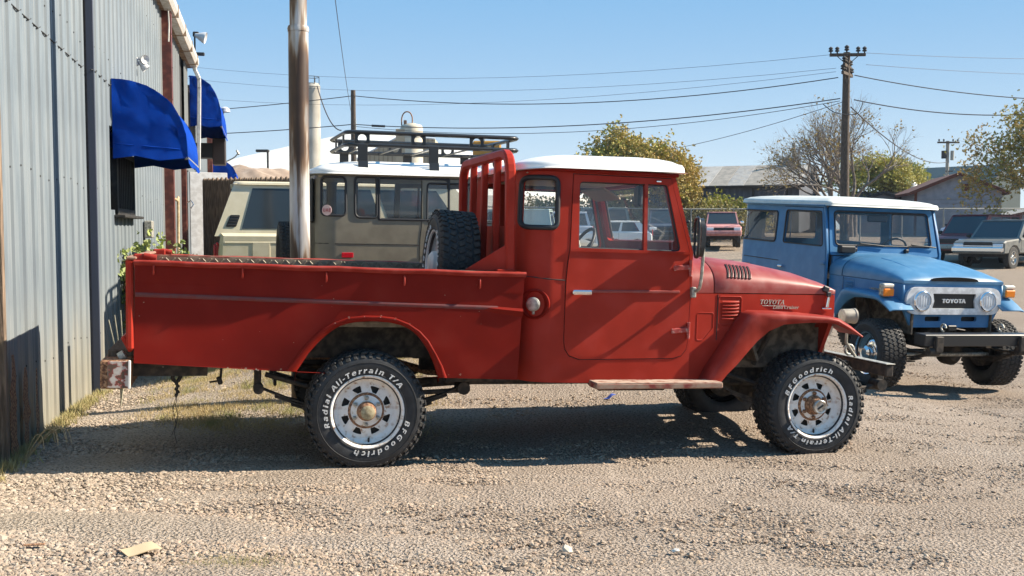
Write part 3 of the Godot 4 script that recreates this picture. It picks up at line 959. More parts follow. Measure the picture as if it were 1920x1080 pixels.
		for j in 13:
			var x = lerpf(-1.345, .953, j / 12.0)
			var yy = 1.249 - (x + 1.35) * .0083
			var zz = bed_z(x, 1.24)
			rt.append([V(x, yy - .012, s * (zz + .003)), V(x, yy, s * (zz + .001)), V(x, yy, s * (zz - .075)), V(x, yy - .012, s * (zz - .075))])
		g.loft(rt, true, true, true, -1, s < 0)
		part("rail_top", g, M.red_dusty, bs)
		# bead along the side, worn
		g = G.new()
		var rg = []
		for j in 25:
			var x = lerpf(-1.342, .79, j / 24.0)
			var y = 1.053 - (x + 1.346) * .0218
			rg.append([fn.call(Vector2(x, y + .013), .0), fn.call(Vector2(x, y + .006), .005), fn.call(Vector2(x, y - .006), .005), fn.call(Vector2(x, y - .013), .0)])
		g.loft(rg, false, false, false, 1, s < 0)
		part("side_bead", g, M.crease, bs)
		g = G.new()
		g.loft([[fn.call(Vector2(.70, 1.01), .0), fn.call(Vector2(.70, .99), .0), fn.call(Vector2(.70, .97), .0)], [fn.call(Vector2(.775, 1.016), .0), fn.call(Vector2(.775, 1.003), .014), fn.call(Vector2(.775, .975), .0)], [fn.call(Vector2(.952, 1.005), .0), fn.call(Vector2(.952, .988), .016), fn.call(Vector2(.952, .95), .0)]], false, false, false, -1, s < 0)
		part("stamped_end", g, M.red_shaded, bs)
		for h in [[-1.242, 1.20], [-.748, 1.192], [-.266, 1.178], [.200, 1.166], [.668, 1.158]]:
			g = G.new()
			var p = func(dy: float, o: float) -> Vector3: return fn.call(Vector2(h[0], h[1] + dy), o)
			g.tube([p.call(.026, .004), p.call(.022, .016), p.call(-.018, .018), p.call(-.028, .008)], .0065, 7)
			part("rope_hook", g, M.red_fade, bs)
		# inner lining of tread plate
		g = G.new()
		g.box(V(-.2, 1.06, s * .695), V(2.28, .35, .012))
		var lin_ = part("tread_plate", g, M.diamond, bs)
		g = G.new()
		for i in 54:
			for j in 4:
				var sg2 = 1.0 if (i + j) % 2 == 0 else -1.0
				g.box(V(-1.30 + i * .042, 1.216 - j * .042, s * .688), V(.034, .009, .006), Basis(Vector3.BACK, sg2 * .785), .0025)
		part("raised_pattern", g, M.diamond_hi, lin_).set_meta("kind", "stuff")
	# chipped paint along the edges of the near side
	R.seed = 88
	for s in [1.0, -1.0]:
		g = G.new()
		for k in 70:
			var x = R.randf_range(-1.33, .94); var y: float
			if k % 3 == 0: y = .612 - (x + .5) * .03 + R.randf() * .012
			elif k % 3 == 1:
				var i = R.randi_range(1, ridge.size() - 2)
				x = ridge[i].x + R.randfn(0, .008); y = ridge[i].y + R.randfn(0, .006)
			else: y = R.randf_range(.66, 1.2)
			if absf(x) < .43 and y < .9: continue
			var r = R.randf_range(.002, .007) * (1.0 if k % 3 < 2 else .7)
			var o := PackedVector2Array()
			for j in 6: o.append(Vector2(x + cos(j * 1.047) * r * R.randf_range(.5, 1.6), y + sin(j * 1.047) * r * R.randf_range(.5, 1.1)))
			g.sheet(o, [], func(p, off): return V(p.x, p.y, s * (bed_z(p.x, p.y) + .0022 + (.017 if k % 3 == 1 else 0.0) + off)), .001, [], [], s < 0)
		part("paint_chips", g, M.dusty_tan, root).set_meta("kind", "stuff")
	part("bed_floor", boxm(V(-.2, .885, 0), V(2.28, .03, 1.42)), M.diamond, root)
	part("bed_headboard", boxm(V(.93, 1.0, 0), V(.04, .47, 1.6), .006), M.red_shaded, root)
	# tailgate
	g = G.new()
	g.box(V(-1.371, .995, 0), V(.042, .53, 1.56), Basis(Vector3.BACK, .02), .012)
	g.box(V(-1.385, .765, 0), V(.03, .10, 1.50), Basis(Vector3.BACK, .5), .008)
	var tg = part("tailgate", g, M.red, root)
	part("tailgate_cap", boxm(V(-1.365, 1.262, 0), V(.058, .018, 1.565), .006), M.red_dusty, tg)
	for s in [1.0, -1.0]:
		g = G.new()
		g.box(V(-1.315, 1.262, s * .74), V(.085, .05, .03), Basis(), .008)
		g.tube([V(-1.30, 1.275, s * .75), V(-1.23, 1.265, s * .75)], .018, 8)
		part("tailgate_latch", g, M.red_fade, tg)
		g = G.new()
		g.tube([V(-1.40, .70, s * .70), V(-1.43, .68, s * .70)], .028, 10)
		part("tail_lamp", g, M.dull_steel, root)
	# rear bumper with chipped red and white paint
	g = G.new()
	g.box(V(-1.442, .592, 0), V(.165, .165, 1.56), Basis(), .008)
	var rb2 = part("rear_bumper", g, M.rust, root)
	g = G.new()
	g.box(V(-1.43, .693, -.05), V(.15, .045, 1.3), Basis(), .006)
	part("bumper_step", g, M.wood, rb2)
	part("bumper_end_plate", boxm(V(-1.425, .592, .784), V(.118, .155, .008), .003), mottled(70, [lin(.10, .06, .04), lin(.26, .04, .032), lin(.40, .32, .28), lin(.50, .46, .42)], [.36, .47, .52, .72], 4.0, 0.7, 0.0, 0.006), rb2, "chipped red and white end of the bumper")
	part("bumper_edge", boxm(V(-1.366, .592, .786), V(.014, .165, .012), .003), M.white_roof, rb2)
	# bed sills under the body
	g = G.new()
	for s in [1.0, -1.0]:
		g.box(V(-1.15, .605, s * .60), V(.42, .085, .07))
		g.box(V(.72, .555, s * .62), V(.42, .07, .08))
	for x in [-1.0, -.55, .55]: g.box(V(x, .70, 0), V(.07, .08, 1.5))
	part("bed_sill", g, M.chassis, root)
	g = G.new()
	g.tube(smooth_pts([V(-1.13, .575, .5), V(-1.145, .53, .5), V(-1.12, .51, .5), V(-1.10, .54, .5), V(-1.11, .57, .5)], 3), .012, 6)
	for k in 5: g.box(V(-1.122 + (k % 2) * .008, .50 - k * .018, .5), V(.02, .022, .018), Basis(Vector3.BACK, k * .7), .004)
	g.tube([V(-1.118, .43, .5), V(-1.125, .36, .5), V(-1.11, .30, .5), V(-1.13, .20, .50), V(-1.115, .13, .5)], .0022, 5)
	g.tube([V(-1.122, .43, .5), V(-1.14, .34, .5), V(-1.12, .25, .51), V(-1.145, .18, .50)], .002, 5)
	part("trailer_wiring", g, M.dark, root)
	g = G.new()
	g.tube([V(-.86, .60, .5), V(-.865, .53, .5), V(-.875, .50, .5)], .008, 6)
	g.box(V(-.87, .515, .5), V(.03, .05, .02), Basis(Vector3.BACK, .3), .006)
	g.tube([V(-.87, .515, .5), V(-.93, .505, .5)], .006, 6)
	part("hanging_bracket", g, M.dark, root)
	part("mud_flap", boxm(V(-.50, .52, -.60), V(.02, .36, .30), .004), M.rubber, root)
	part("exhaust_pipe", tubem([V(2.4, .44, -.2), V(1.5, .42, -.25), V(.6, .44, -.45), V(.2, .55, -.5), V(-.4, .55, -.5), V(-1.2, .5, -.5)], .028, 8), M.rust, root)
	part("inner_wheel_house", boxm(V(0, .80, .44), V(1.0, .30, .02)), M.mudwell, root)
	part("inner_wheel_house", boxm(V(0, .80, -.44), V(1.0, .30, .02)), M.mudwell, root)
	part("inner_wheel_house", boxm(V(0, .95, 0), V(.95, .02, 1.5)), M.mudwell, root)

	# ---- headache rack behind the cab
	g = G.new()
	var path = []
	for p in rp([-.70, 1.20, -.70, 1.985, .70, 1.985, .70, 1.20], [0, .17, .17, 0], 7): path.append(p)
	var rings = []
	for i in path.size():
		var d: Vector2
		if i == 0: d = path[1] - path[0]
		elif i == path.size() - 1: d = path[i] - path[i - 1]
		else: d = path[i + 1] - path[i - 1]
		var n = Vector2(-d.y, d.x).normalized() * .031
		var o = []
		for e in [[-1, -.6], [-1, .6], [-.6, 1], [.6, 1], [1, .6], [1, -.6], [.6, -1], [-.6, -1]]:
			o.append(V(.895 + e[1] * .031 - (path[i].y - 1.2) * .02, path[i].y + n.y * e[0], path[i].x + n.x * e[0]))
		rings.append(o)
	g.loft(rings, true, true, true, -1)
	var rack = part("headache_rack", g, M.red, root)
	for z in [-.37, -.02, .34]:
		part("rack_bar", boxm(V(.887, 1.58, z), V(.045, .78, .05), .007), M.red, rack)
	for s in [1.0, -1.0]:
		g = G.new()
		g.sheet(pv([.60, 1.235, .90, 1.235, .90, 1.425]), [], func(p, off): return V(p.x, p.y, s * (.715 + off)), .01, [], [], s < 0)
		part("gusset", g, M.red, rack)
	part("rack_foot", boxm(V(.86, 1.235, 0), V(.12, .02, 1.5), .004), M.red, rack)

	# ---- wheels
	wheel(root, at(0, .362, .69), "cap", deg_to_rad(203))
	wheel(root, at(0, .362, -.69, Basis(Vector3.UP, PI)), "cap", 2.0, false)
	wheel(root, at(3.075, .362, .69, Basis(Vector3.UP, -.02)), "lock", deg_to_rad(18))
	wheel(root, at(3.075, .362, -.69, Basis(Vector3.UP, PI - .02)), "lock", 2.0, false)

	# ---- spare wheel carried in the bed
	var st = thing("spare_wheel", "spare tyre with white rim standing upright in the red truck's bed", "spare wheel", T * at(.625, 1.255, .13, Basis(Vector3.UP, -PI / 2) * Basis(Vector3.RIGHT, -.05)))
	fill_wheel(st, "dish", 1.0, true)
	(st.get_node("rim") as MeshInstance3D).material_override = M.white_metal

# ------------------------------------------------------------------ short wheelbase utility wagon (two of them)
func utility_wagon(called: String, label: String, T: Transform3D, P: Dictionary) -> Node3D:
	var root = thing(called, label, "utility vehicle", T)
	P.frame_x0 = .12; P.rear_axle = .76
	vehicle_front(root, P)
	var W := .78; var ln := .06; var paint = P.paint
	var side = pv([.10, .60, .40, .56, 2.118, .54, 2.118, 1.385, 1.985, 1.885, .10, 1.885])
	var arch = pv([.28, .4, .34, .72, .46, .84, .60, .89, .90, .89, 1.06, .84, 1.16, .72, 1.22, .4])
	var wins = P.wins
	var dp = pv([1.15, 1.868, 1.14, 1.389, 1.125, 1.25, 1.118, 1.0, 1.12, .80, 1.16, .70, 1.23, .67, 2.0, .67, 2.08, .70, 2.10, .80, 2.112, 1.10, 2.092, 1.40, 1.957, 1.868])
	var holes = [dp, arch]
	for w in wins: holes.append(w)
	var rw = rp([-.40, 1.45, .40, 1.45, .40, 1.80, -.40, 1.80], .05)
	part("body_shell", shell(.10, .2, W, ln, side, holes, [rw]), paint, root)
	var bf = func(x: float, s: float, y: float, out: float) -> Vector3:
		var a = acos(clampf((.30 - x) / .2, 0, 1))
		if x >= .30: return V(x, y, s * (lean_z(W, ln, y) + out))
		return V(.30 - cos(a) * (.2 + out), y, s * (W - .2 + sin(a) * (.2 + out) - maxf(0, y - 1.39) * ln))
	for s in [1.0, -1.0]:
		for w in wins:
			var g = G.new()
			var pts = []
			for i in w.size():
				var a = w[i]; var b = w[(i + 1) % w.size()]
				var m = maxi(1, int(a.distance_to(b) / .06))
				for k in m: pts.append(bf.call(lerpf(a.x, b.x, float(k) / m), s, lerpf(a.y, b.y, float(k) / m), .002))
			g.tube(pts, .012, 6, true)
			part("window_rubber", g, M.rubber, root)
			g = G.new()
			g.sheet(w, [], func(p, off): return bf.call(p.x, s, p.y, -.01), 0.0, [.13, .16, .19, .22, .25, .28], [], s < 0)
			part("side_window", g, P.get("side_glass", M.glass), root)
		if P.get("slider", false):
			var g = G.new()
			var ow = rp([.715, 1.862, 1.10, 1.862, 1.10, 1.452, .715, 1.452], .02)
			g.sheet(rp([.70, 1.44, 1.438, 1.44, 1.438, 1.875, .70, 1.875], .02), [rp([.725, 1.462, 1.415, 1.462, 1.415, 1.852, .725, 1.852], [.012, .05, .05, .012])], side_fn(W, ln, s, .008), .012, [], [], s < 0)
			part("sliding_window_frame", g, M.black, root)
		var fn = side_fn(W, ln, s, .004)
		var sh = PackedVector2Array()
		for p in dp: sh.append(p + (Vector2(1.6, 1.2) - p).normalized() * .006)
		var win = rp([1.205, 1.822, 1.20, 1.43, 2.03, 1.43, 1.935, 1.822], .035)
		var g = G.new(); g.sheet(sh, [win], fn, .035, [], [1.39], s < 0)
		var door = part("door", g, paint, root)
		g = G.new(); g.sheet(win, [], side_fn(W, ln, s, -.015), 0.0, [], [], s < 0)
		part("door_glass", g, P.get("side_glass", M.glass), door)
		g = G.new(); seal(g, win, side_fn(W, ln, s, .002), .010)
		part("window_rubber", g, M.rubber, door)
		g = G.new()
		var gap = []
		for p in dp: gap.append(fn.call(p, -.012))
		g.tube(gap, .006, 5, true)
		part("door_gap", g, M.dark, door)
		part("door_handle", boxm(V(1.21, 1.14, s * (W + .03)), V(.10, .025, .03), .008), M.chrome, door)
		g = G.new()
		for y in [1.24, .9]: g.box(V(2.06, y, s * (W + .012)), V(.09, .035, .02), Basis(), .006)
		part("hinge", g, paint, door)
		part("running_board", boxm(V(1.70, .56, s * .83), V(.9, .035, .14), .008), M.black_paint, root)
		g = G.new(); g.tube([bf.call(.11, s, 1.888, .01), bf.call(.15, s, 1.888, .012), bf.call(.2, s, 1.888, .014), bf.call(.30, s, 1.888, .016), bf.call(2.0, s, 1.888, .016)], .013, 6)
		part("drip_rail", g, paint, root)
		part("body_seam", tubem([bf.call(.105, s, 1.208, .0005), bf.call(.14, s, 1.208, .0005), bf.call(.2, s, 1.208, .0005), bf.call(.30, s, 1.208, .0005), bf.call(1.12, s, 1.203, .0005)], .005, 5), M.dark, root)
		part("side_reflector", boxm(V(.40, 1.095, s * (W + .008)), V(.115, .05, .014), .004), M.lens_red if P.get("slider", false) else M.amber, root)
		wheel(root, at(3.075, .362, s * .74, Basis(Vector3.UP, (0.0 if s > 0 else PI) + P.get("steer", 0.0))), P.get("rim", "plain"), 1.0, false)
		wheel(root, at(.76, .362, s * .74, Basis(Vector3.UP, 0.0 if s > 0 else PI)), P.get("rim", "plain"), 1.0, false)
		if P.get("signals", false):
			g = G.new()
			g.box(V(3.20, 1.045, s * .775), V(.075, .13, .135), Basis(), .012)
			g.box(V(3.19, .99, s * .775), V(.05, .03, .06))
			var si = part("turn_signal", g, M.dull_steel, root)
			part("amber_lens", boxm(V(3.243, 1.022, s * .775), V(.025, .082, .13), .012), M.amber, si)
			part("white_lens", boxm(V(3.24, 1.09, s * .775), V(.022, .036, .128), .010), M.lens_white, si)
	var g = G.new()
	g.sheet(rw, [], func(p, off): return V(.10, p.y, p.x), 0.0)
	part("rear_window", g, P.get("side_glass", M.glass), root)
	var plan = rp([.07, -.795, 2.07, -.765, 2.07, .765, .07, .795], [.22, .07, .07, .22], 8)
	var dense := PackedVector2Array()
	for i in plan.size():
		var a = plan[i]; var b = plan[(i + 1) % plan.size()]
		var m = maxi(1, int(a.distance_to(b) / .09))
		for k in m: dense.append(a.lerp(b, float(k) / m))
	part("roof", roof_cap(dense, func(x): return 1.897, P.get("dome", .075), .03), P.roof, root)
	part("roof_lining", boxm(V(1.05, 1.872, 0), V(1.85, .02, 1.40), .01), M.visor, root)
	part("load_floor", boxm(V(1.1, .75, 0), V(1.9, .03, 1.48)), M.dark, root)
	g = G.new()
	g.tube([V(1.95, 1.435, .02), V(2.02, 1.44, .05)], .012, 6)
	# wipers at the foot of the windscreen
	for z in [.42, -.28]:
		var wf = func(y: float, zz: float) -> Vector3: return V(2.128 - (y - 1.33) * .255 + .02, y, zz)
		g = G.new()
		g.tube([wf.call(1.40, z), wf.call(1.455, z - .05), wf.call(1.462, z - .24)], .008, 6)
		g.tube([wf.call(1.475, z - .08), wf.call(1.45, z - .42)], .009, 6)
		g.box(wf.call(1.40, z), V(.05, .045, .05), Basis(), .01)
		part("wiper", g, M.black, root)
	part("wiper_motor", boxm(V(2.17, 1.405, .56), V(.09, .085, .2), .015), M.black, root)
	return root

func grey_wagon():
	var T = Transform3D(turn(deg_to_rad(16.8), .0114, .0134), V(-2.2516, .166, -10.8313))
	var root = utility_wagon("olive_utility_wagon", "olive grey utility wagon with white roof and black roof rack, parked behind the red truck", T, {
		"paint": M.olive, "roof": M.white_roof, "wins": [rp([.155, 1.905 - .04, .385, 1.865, .385, 1.485, .15, 1.485], .05), rp([.475, 1.87, .69, 1.87, .69, 1.468, .475, 1.468], [.05, .01, .03, .06]), rp([.715, 1.865, 1.425, 1.865, 1.425, 1.452, .715, 1.452], .02)],
		"slider": true, "bumper": "plain", "dome": .13, "side_glass": glassm(lin(.12, .14, .155), .12)})
	# round window sticker
	var g = G.new()
	g.lathe([Vector2(.052, -.002), Vector2(.052, .002), Vector2(0, .003)], 28, at(.20, 1.535, .765, zto(V(-.55, .0, .83))))
	var st = part("window_sticker", g, plain(lin(.70, .50, .48), 0.6), root)
	var t = part("lettering", text_mesh("UAE", .034, .002), plain(lin(.5, .12, .12), 0.6), st)
	t.transform = at(.198, 1.535, .770, zto(V(-.55, .0, .83)))
	# spare wheel on the tail with carrier
	var sp = node("spare_wheel", root, at(-.06, 1.05, -.25, Basis(Vector3.UP, -PI / 2)))
	part("tyre", cached("tyre", tyre_mesh), M.tyre, sp)
	part("tread", cached("tread", tread_mesh), M.tread, sp).set_meta("kind", "stuff")
	part("rear_ladder", tubem([V(.06, 1.85, .45), V(.03, 1.8, .45), V(.03, .9, .45), V(.08, .85, .45)], .016, 8), M.black, root)
	part("rear_door_frame", boxm(V(.075, 1.63, .30), V(.03, .44, .62), .02), M.black, root)
	# roof rack: two rails, plates with round holes, legs, floor slats
	var rack = node("roof_rack", root)
	var zr := .66
	for y in [2.19, 2.315]:
		g = G.new()
		var pts = []
		for p in rp([.40, -zr, 2.20, -zr, 2.20, zr, .40, zr], .12, 5): pts.append(V(p.x, y, p.y))
		g.tube(pts, .021, 4, true)
		part("rack_rail", g, M.black_paint, rack)
	for s in [1.0, -1.0]:
		for x in [.56, 1.13, 1.74]:
			g = G.new()
			var h := PackedVector2Array()
			for k in 20: h.append(Vector2(x + cos(TAU * k / 20) * .044, 2.2525 + sin(TAU * k / 20) * .044))
			g.sheet(pv([x - .075, 2.19, x + .075, 2.19, x + .075, 2.315, x - .075, 2.315]), [h], func(p, off): return V(p.x, p.y, s * (zr + off)), .012, [], [], s < 0)
			part("rack_plate", g, M.black_paint, rack)
		for x in [.56, 1.28, 1.95]:
			g = G.new()
			g.box(V(x, 2.105, s * (zr + .035)), V(.10, .17, .012), Basis(), .003)
			g.box(V(x, 1.965, s * (zr + .075)), V(.10, .13, .014), Basis(Vector3.RIGHT, -.25 * s), .003)
			g.box(V(x, 2.19, s * (zr - .03)), V(.10, .012, .14), Basis(), .003)
			part("rack_leg", g, M.black_paint, rack)
	for x in [.42, 2.18]:
		for z in [-.3, .3]:
			part("rack_plate", boxm(V(x, 2.2525, z), V(.012, .12, .09), .003), M.black_paint, rack)
	for k in 5:
		part("rack_slat", boxm(V(.6 + k * .36, 2.185, 0), V(.03, .014, 1.30), .003), M.steel if k % 3 == 2 else M.black_paint, rack)

func blue_wagon():
	var T = Transform3D(turn(deg_to_rad(-72.8), .0433, -.0295), V(3.636, -0.053, -14.003))
	var root = utility_wagon("blue_utility_wagon", "bright blue utility wagon with cream roof and round headlights facing the camera", T, {
		"paint": M.blue_paint, "hood": M.blue_hood, "fender": M.blue_hood, "roof": M.blue_roof, "wins": [rp([.13, 1.80, 1.02, 1.80, 1.02, 1.43, .10, 1.43], .05)],
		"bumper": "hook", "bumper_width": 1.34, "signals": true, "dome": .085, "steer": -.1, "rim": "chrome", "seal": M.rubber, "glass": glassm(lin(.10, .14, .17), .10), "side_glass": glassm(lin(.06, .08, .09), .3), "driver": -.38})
	# air intake in the hood's front edge, pressed ribs on the hood
	var g = G.new()
	var a = []; var b = []
	for k in 17:
		var z = lerpf(-.30, .30, k / 16.0)
		var h = .024 * sqrt(maxf(0, 1.0 - pow(z / .302, 2)))
		a.append(V(3.283, 1.166 + h * 1.1, z)); b.append(V(3.300, 1.150, z))
	g.loft([a, b], false)
	part("hood_intake", g, plain(lin(.01, .01, .01), .95, 0.0, .1), root)
	for s in [1.0, -1.0]:
		g = G.new()
		var pts = []
		for k in 8:
			var x = lerpf(2.55, 3.12, k / 7.0)
			pts.append(V(x, crown(x) - .018, s * .37))
		g.tube(pts, .012, 6)
		part("hood_rib", g, M.blue_paint, root)
	badge(root, 1.0, false)
	badge(root, -1.0, false)
	part("number_plate_bracket", boxm(V(3.30, .655, .0), V(.03, .06, .11), .008), M.black, root)
	g = G.new()
	g.tube([V(3.2, .36, -.62), V(3.2, .36, .55)], .022, 8)
	g.tube([V(3.35, .5, .30), V(3.3, .40, .34), V(3.2, .36, .36)], .012, 6)
	part("steering_rod", g, M.dull_steel, root)

# ------------------------------------------------------------------ other parked cars
func car_wheel(root: Node3D, x: float, z: float, r: float, rimm: Material, s: float):
	var w = node("wheel", root, at(x, r, z, Basis(Vector3.UP, 0.0 if s > 0 else PI)))
	var g = G.new()
	g.lathe([Vector2(r * .58, -.1), Vector2(r * .85, -.115), Vector2(r * .97, -.10), Vector2(r, -.07), Vector2(r, .07), Vector2(r * .97, .10), Vector2(r * .85, .115), Vector2(r * .58, .1)], 36)
	part("tyre", g, M.tread, w)
	g = G.new()
	g.lathe([Vector2(r * .57, .09), Vector2(r * .6, .105), Vector2(r * .55, .105), Vector2(r * .5, .06), Vector2(r * .3, .05), Vector2(r * .22, .08), Vector2(0, .085)], 28)
	for k in 6:
		var a = TAU * k / 6
		g.box(V(cos(a) * r * .39, sin(a) * r * .39, .07), V(r * .3, r * .10, .03), Basis(Vector3.BACK, a), .008)
	part("rim", g, rimm, w)

func inset(p: PackedVector2Array, d: float) -> PackedVector2Array:
	var o := PackedVector2Array(); var n = p.size(); var area := 0.0
	for i in n: area += p[i].cross(p[(i + 1) % n])
	for i in n:
		var a = (p[i] - p[(i - 1 + n) % n]).normalized(); var b = (p[(i + 1) % n] - p[i]).normalized()
		var m = Vector2(-(a.y + b.y), a.x + b.x)
		m = m.normalized() if m.length() > .01 else Vector2(-a.y, a.x)
		o.append(p[i] + m * d * signf(area))
	return o

func slab(g: G, outline: PackedVector2Array, W: float, bev: float):
	var rings = []
	var ins = inset(outline, bev)
	for e in [[-W, true], [-W + bev, false], [W - bev, false], [W, true]]:
		var ring = []
		for p in (ins if e[1] else outline): ring.append(V(p.x, p.y, e[0]))
		rings.append(ring)
	g.loft(rings, true, false, false, -1)
	for s in [1.0, -1.0]:
		g.sheet(ins, [], func(p, off): return V(p.x, p.y, s * W), 0.0, [], [], s < 0)

func face_panel(g: G, q: Array, u0: float, u1: float, v0: float, v1: float, off: float):
	var n = (q[1] - q[0]).cross(q[3] - q[0]).normalized()
	var f = func(u: float, v: float, o: float) -> Vector3: return q[0].lerp(q[1], u).lerp(q[3].lerp(q[2], u), v) + n * o
	g.sg(-1)
	g.quad(f.call(u0, v0, off), f.call(u1, v0, off), f.call(u1, v1, off), f.call(u0, v1, off))
	var c = [[u0, v0], [u1, v0], [u1, v1], [u0, v1]]
	for i in 4:
		var a = c[i]; var b = c[(i + 1) % 4]
		g.quad(f.call(a[0], a[1], -.01), f.call(b[0], b[1], -.01), f.call(b[0], b[1], off), f.call(a[0], a[1], off))

func arch_pts(x: float, r: float, y0: float) -> Array:   # from front to rear along the underside
	var o = []
	var a0 = asin(clampf((y0 - r * .9) / (r * 1.12), -1, 1))
	for k in 9:
		var a = lerpf(a0, PI - a0, k / 8.0)
		o.append_array([x + cos(a) * r * 1.14, r * .9 + sin(a) * r * 1.14])
	return o

# P: top = upper body outline from rear to front, y0 = sill height, wx = wheel centres, wr, W, belt, roof, cab = [base rear, base front, top rear, top front], wins = side window spans
func car(called: String, label: String, category: String, T: Transform3D, P: Dictionary) -> Node3D:
	var root = thing(called, label, category, T)
	var o = P.top.duplicate()
	var xr: float = o[0]; var xf: float = o[o.size() - 2]
	o.append_array([xf, P.y0])
	o.append_array(arch_pts(P.wx[1], P.wr, P.y0)); o.append_array(arch_pts(P.wx[0], P.wr, P.y0))
	o.append_array([xr, P.y0])
	var g = G.new()
	slab(g, pv(o), P.W, .05)
	var body = part("body", g, P.paint, root)
	if P.has("lower"):
		g = G.new()
		for s in [1.0, -1.0]:
			var x0 = P.wx[0] + P.wr * 1.2; var x1 = P.wx[1] - P.wr * 1.2
			g.box(V((x0 + x1) / 2, P.y0 + .16, s * P.W), V(x1 - x0, .26, .012), Basis(), .004)
			g.box(V((xf + P.wx[1] + P.wr * 1.2) / 2, P.y0 + .2, s * P.W), V(xf - P.wx[1] - P.wr * 1.2 - .08, .26, .012), Basis(), .004)
		part("lower_panel", g, P.lower, body)
	g = G.new()
	for x in P.wx: g.box(V(x, P.wr * 1.5, 0), V(P.wr * 2.1, P.wr * .9, P.W * 1.7))
	g.box(V((xr + xf) / 2, P.y0 + .08, 0), V(xf - xr - .3, .2, P.W * 1.6))
	part("underbody", g, M.dark, root)
	var c = P.cab; var Wb = P.W - .04; var Wt = P.W - P.get("lean", .16)
	var yb = P.belt; var yt = P.roof - .04
	g = G.new()
	var rings = [[V(c[0], yb - .05, -Wb), V(c[1], yb - .05, -Wb), V(c[1], yb - .05, Wb), V(c[0], yb - .05, Wb)], [V(c[2], yt, -Wt), V(c[3], yt, -Wt), V(c[3], yt, Wt), V(c[2], yt, Wt)]]
	g.loft(rings, true, false, false, -1)
	part("cabin", g, P.paint, root)
	var plan = rp([c[2] - .02, -Wt - .015, c[3] + .04, -Wt - .015, c[3] + .04, Wt + .015, c[2] - .02, Wt + .015], .12, 5)
	part("roof", roof_cap(plan, func(x): return yt - .015, .035, .015), P.get("roof_paint", P.paint), root)
	var A = rings[0]; var B = rings[1]
	g = G.new(); face_panel(g, [A[2], A[1], B[1], B[2]], .05, .95, .12, .93, .006)
	part("windscreen", g, M.car_glass, root)
	g = G.new(); face_panel(g, [A[0], A[3], B[3], B[0]], .10, .90, .15, .9, .006)
	part("rear_window", g, M.car_glass, root)
	for w in P.wins:
		g = G.new(); face_panel(g, [A[3], A[2], B[2], B[3]], w[0], w[1], .14, .90, .006)
		part("side_window", g, M.car_glass, root)
		g = G.new(); face_panel(g, [A[1], A[0], B[0], B[1]], 1 - w[1], 1 - w[0], .14, .90, .006)
		part("side_window", g, M.car_glass, root)
	var fy: float = P.get("nose", .78)
	part("grille", boxm(V(xf + .012, fy, 0), V(.03, P.get("grille_h", .17), P.W * 1.1), .01), M.black, root)
	if P.has("bar"): part("grille_bar", boxm(V(xf + .03, fy - .005, 0), V(.02, .035, P.W * 1.75), .006), M.chrome, root)
	for s in [1.0, -1.0]:
		part("headlight", boxm(V(xf + .01, fy + .01, s * P.W * .76), V(.05, .15, P.W * .38), .02), M.lens_bright, root)
		part("indicator", boxm(V(xf + .005, fy - .115, s * P.W * .80), V(.05, .06, P.W * .3), .015), M.amber if P.has("bar") else M.lens_white, root)
		part("tail_light", boxm(V(xr - .005, P.get("tail", .95), s * (P.W - .10)), V(.04, .3, .13), .015), M.lens_red, root)
		part("door_mirror", boxm(V(c[1] - .25, yb + .10, s * (P.W + .10)), V(.10, .14, .20), .04), P.get("mirror", M.black), root)
		for x in P.wx: car_wheel(root, x, s * (P.W - .13), P.wr, P.get("rim", M.dull_steel), s)
		for x in P.get("seams", []):
			part("door_seam", tubem([V(x, yb - .03, s * (P.W + .001)), V(x, P.y0 + .1, s * (P.W + .001))], .006, 5), M.dark, body)
		for x in P.get("handles", []):
			part("door_handle", boxm(V(x, yb - .16, s * (P.W + .012)), V(.16, .035, .03), .01), P.get("handle", M.black), body)
	part("front_bumper", boxm(V(xf + .06, P.y0 + .16, 0), V(.16, .20, P.W * 1.98), .04), P.get("bumper", M.black), root)
	part("rear_bumper", boxm(V(xr - .05, P.y0 + .14, 0), V(.14, .18, P.W * 1.96), .04), P.get("bumper", M.black), root)
	return root

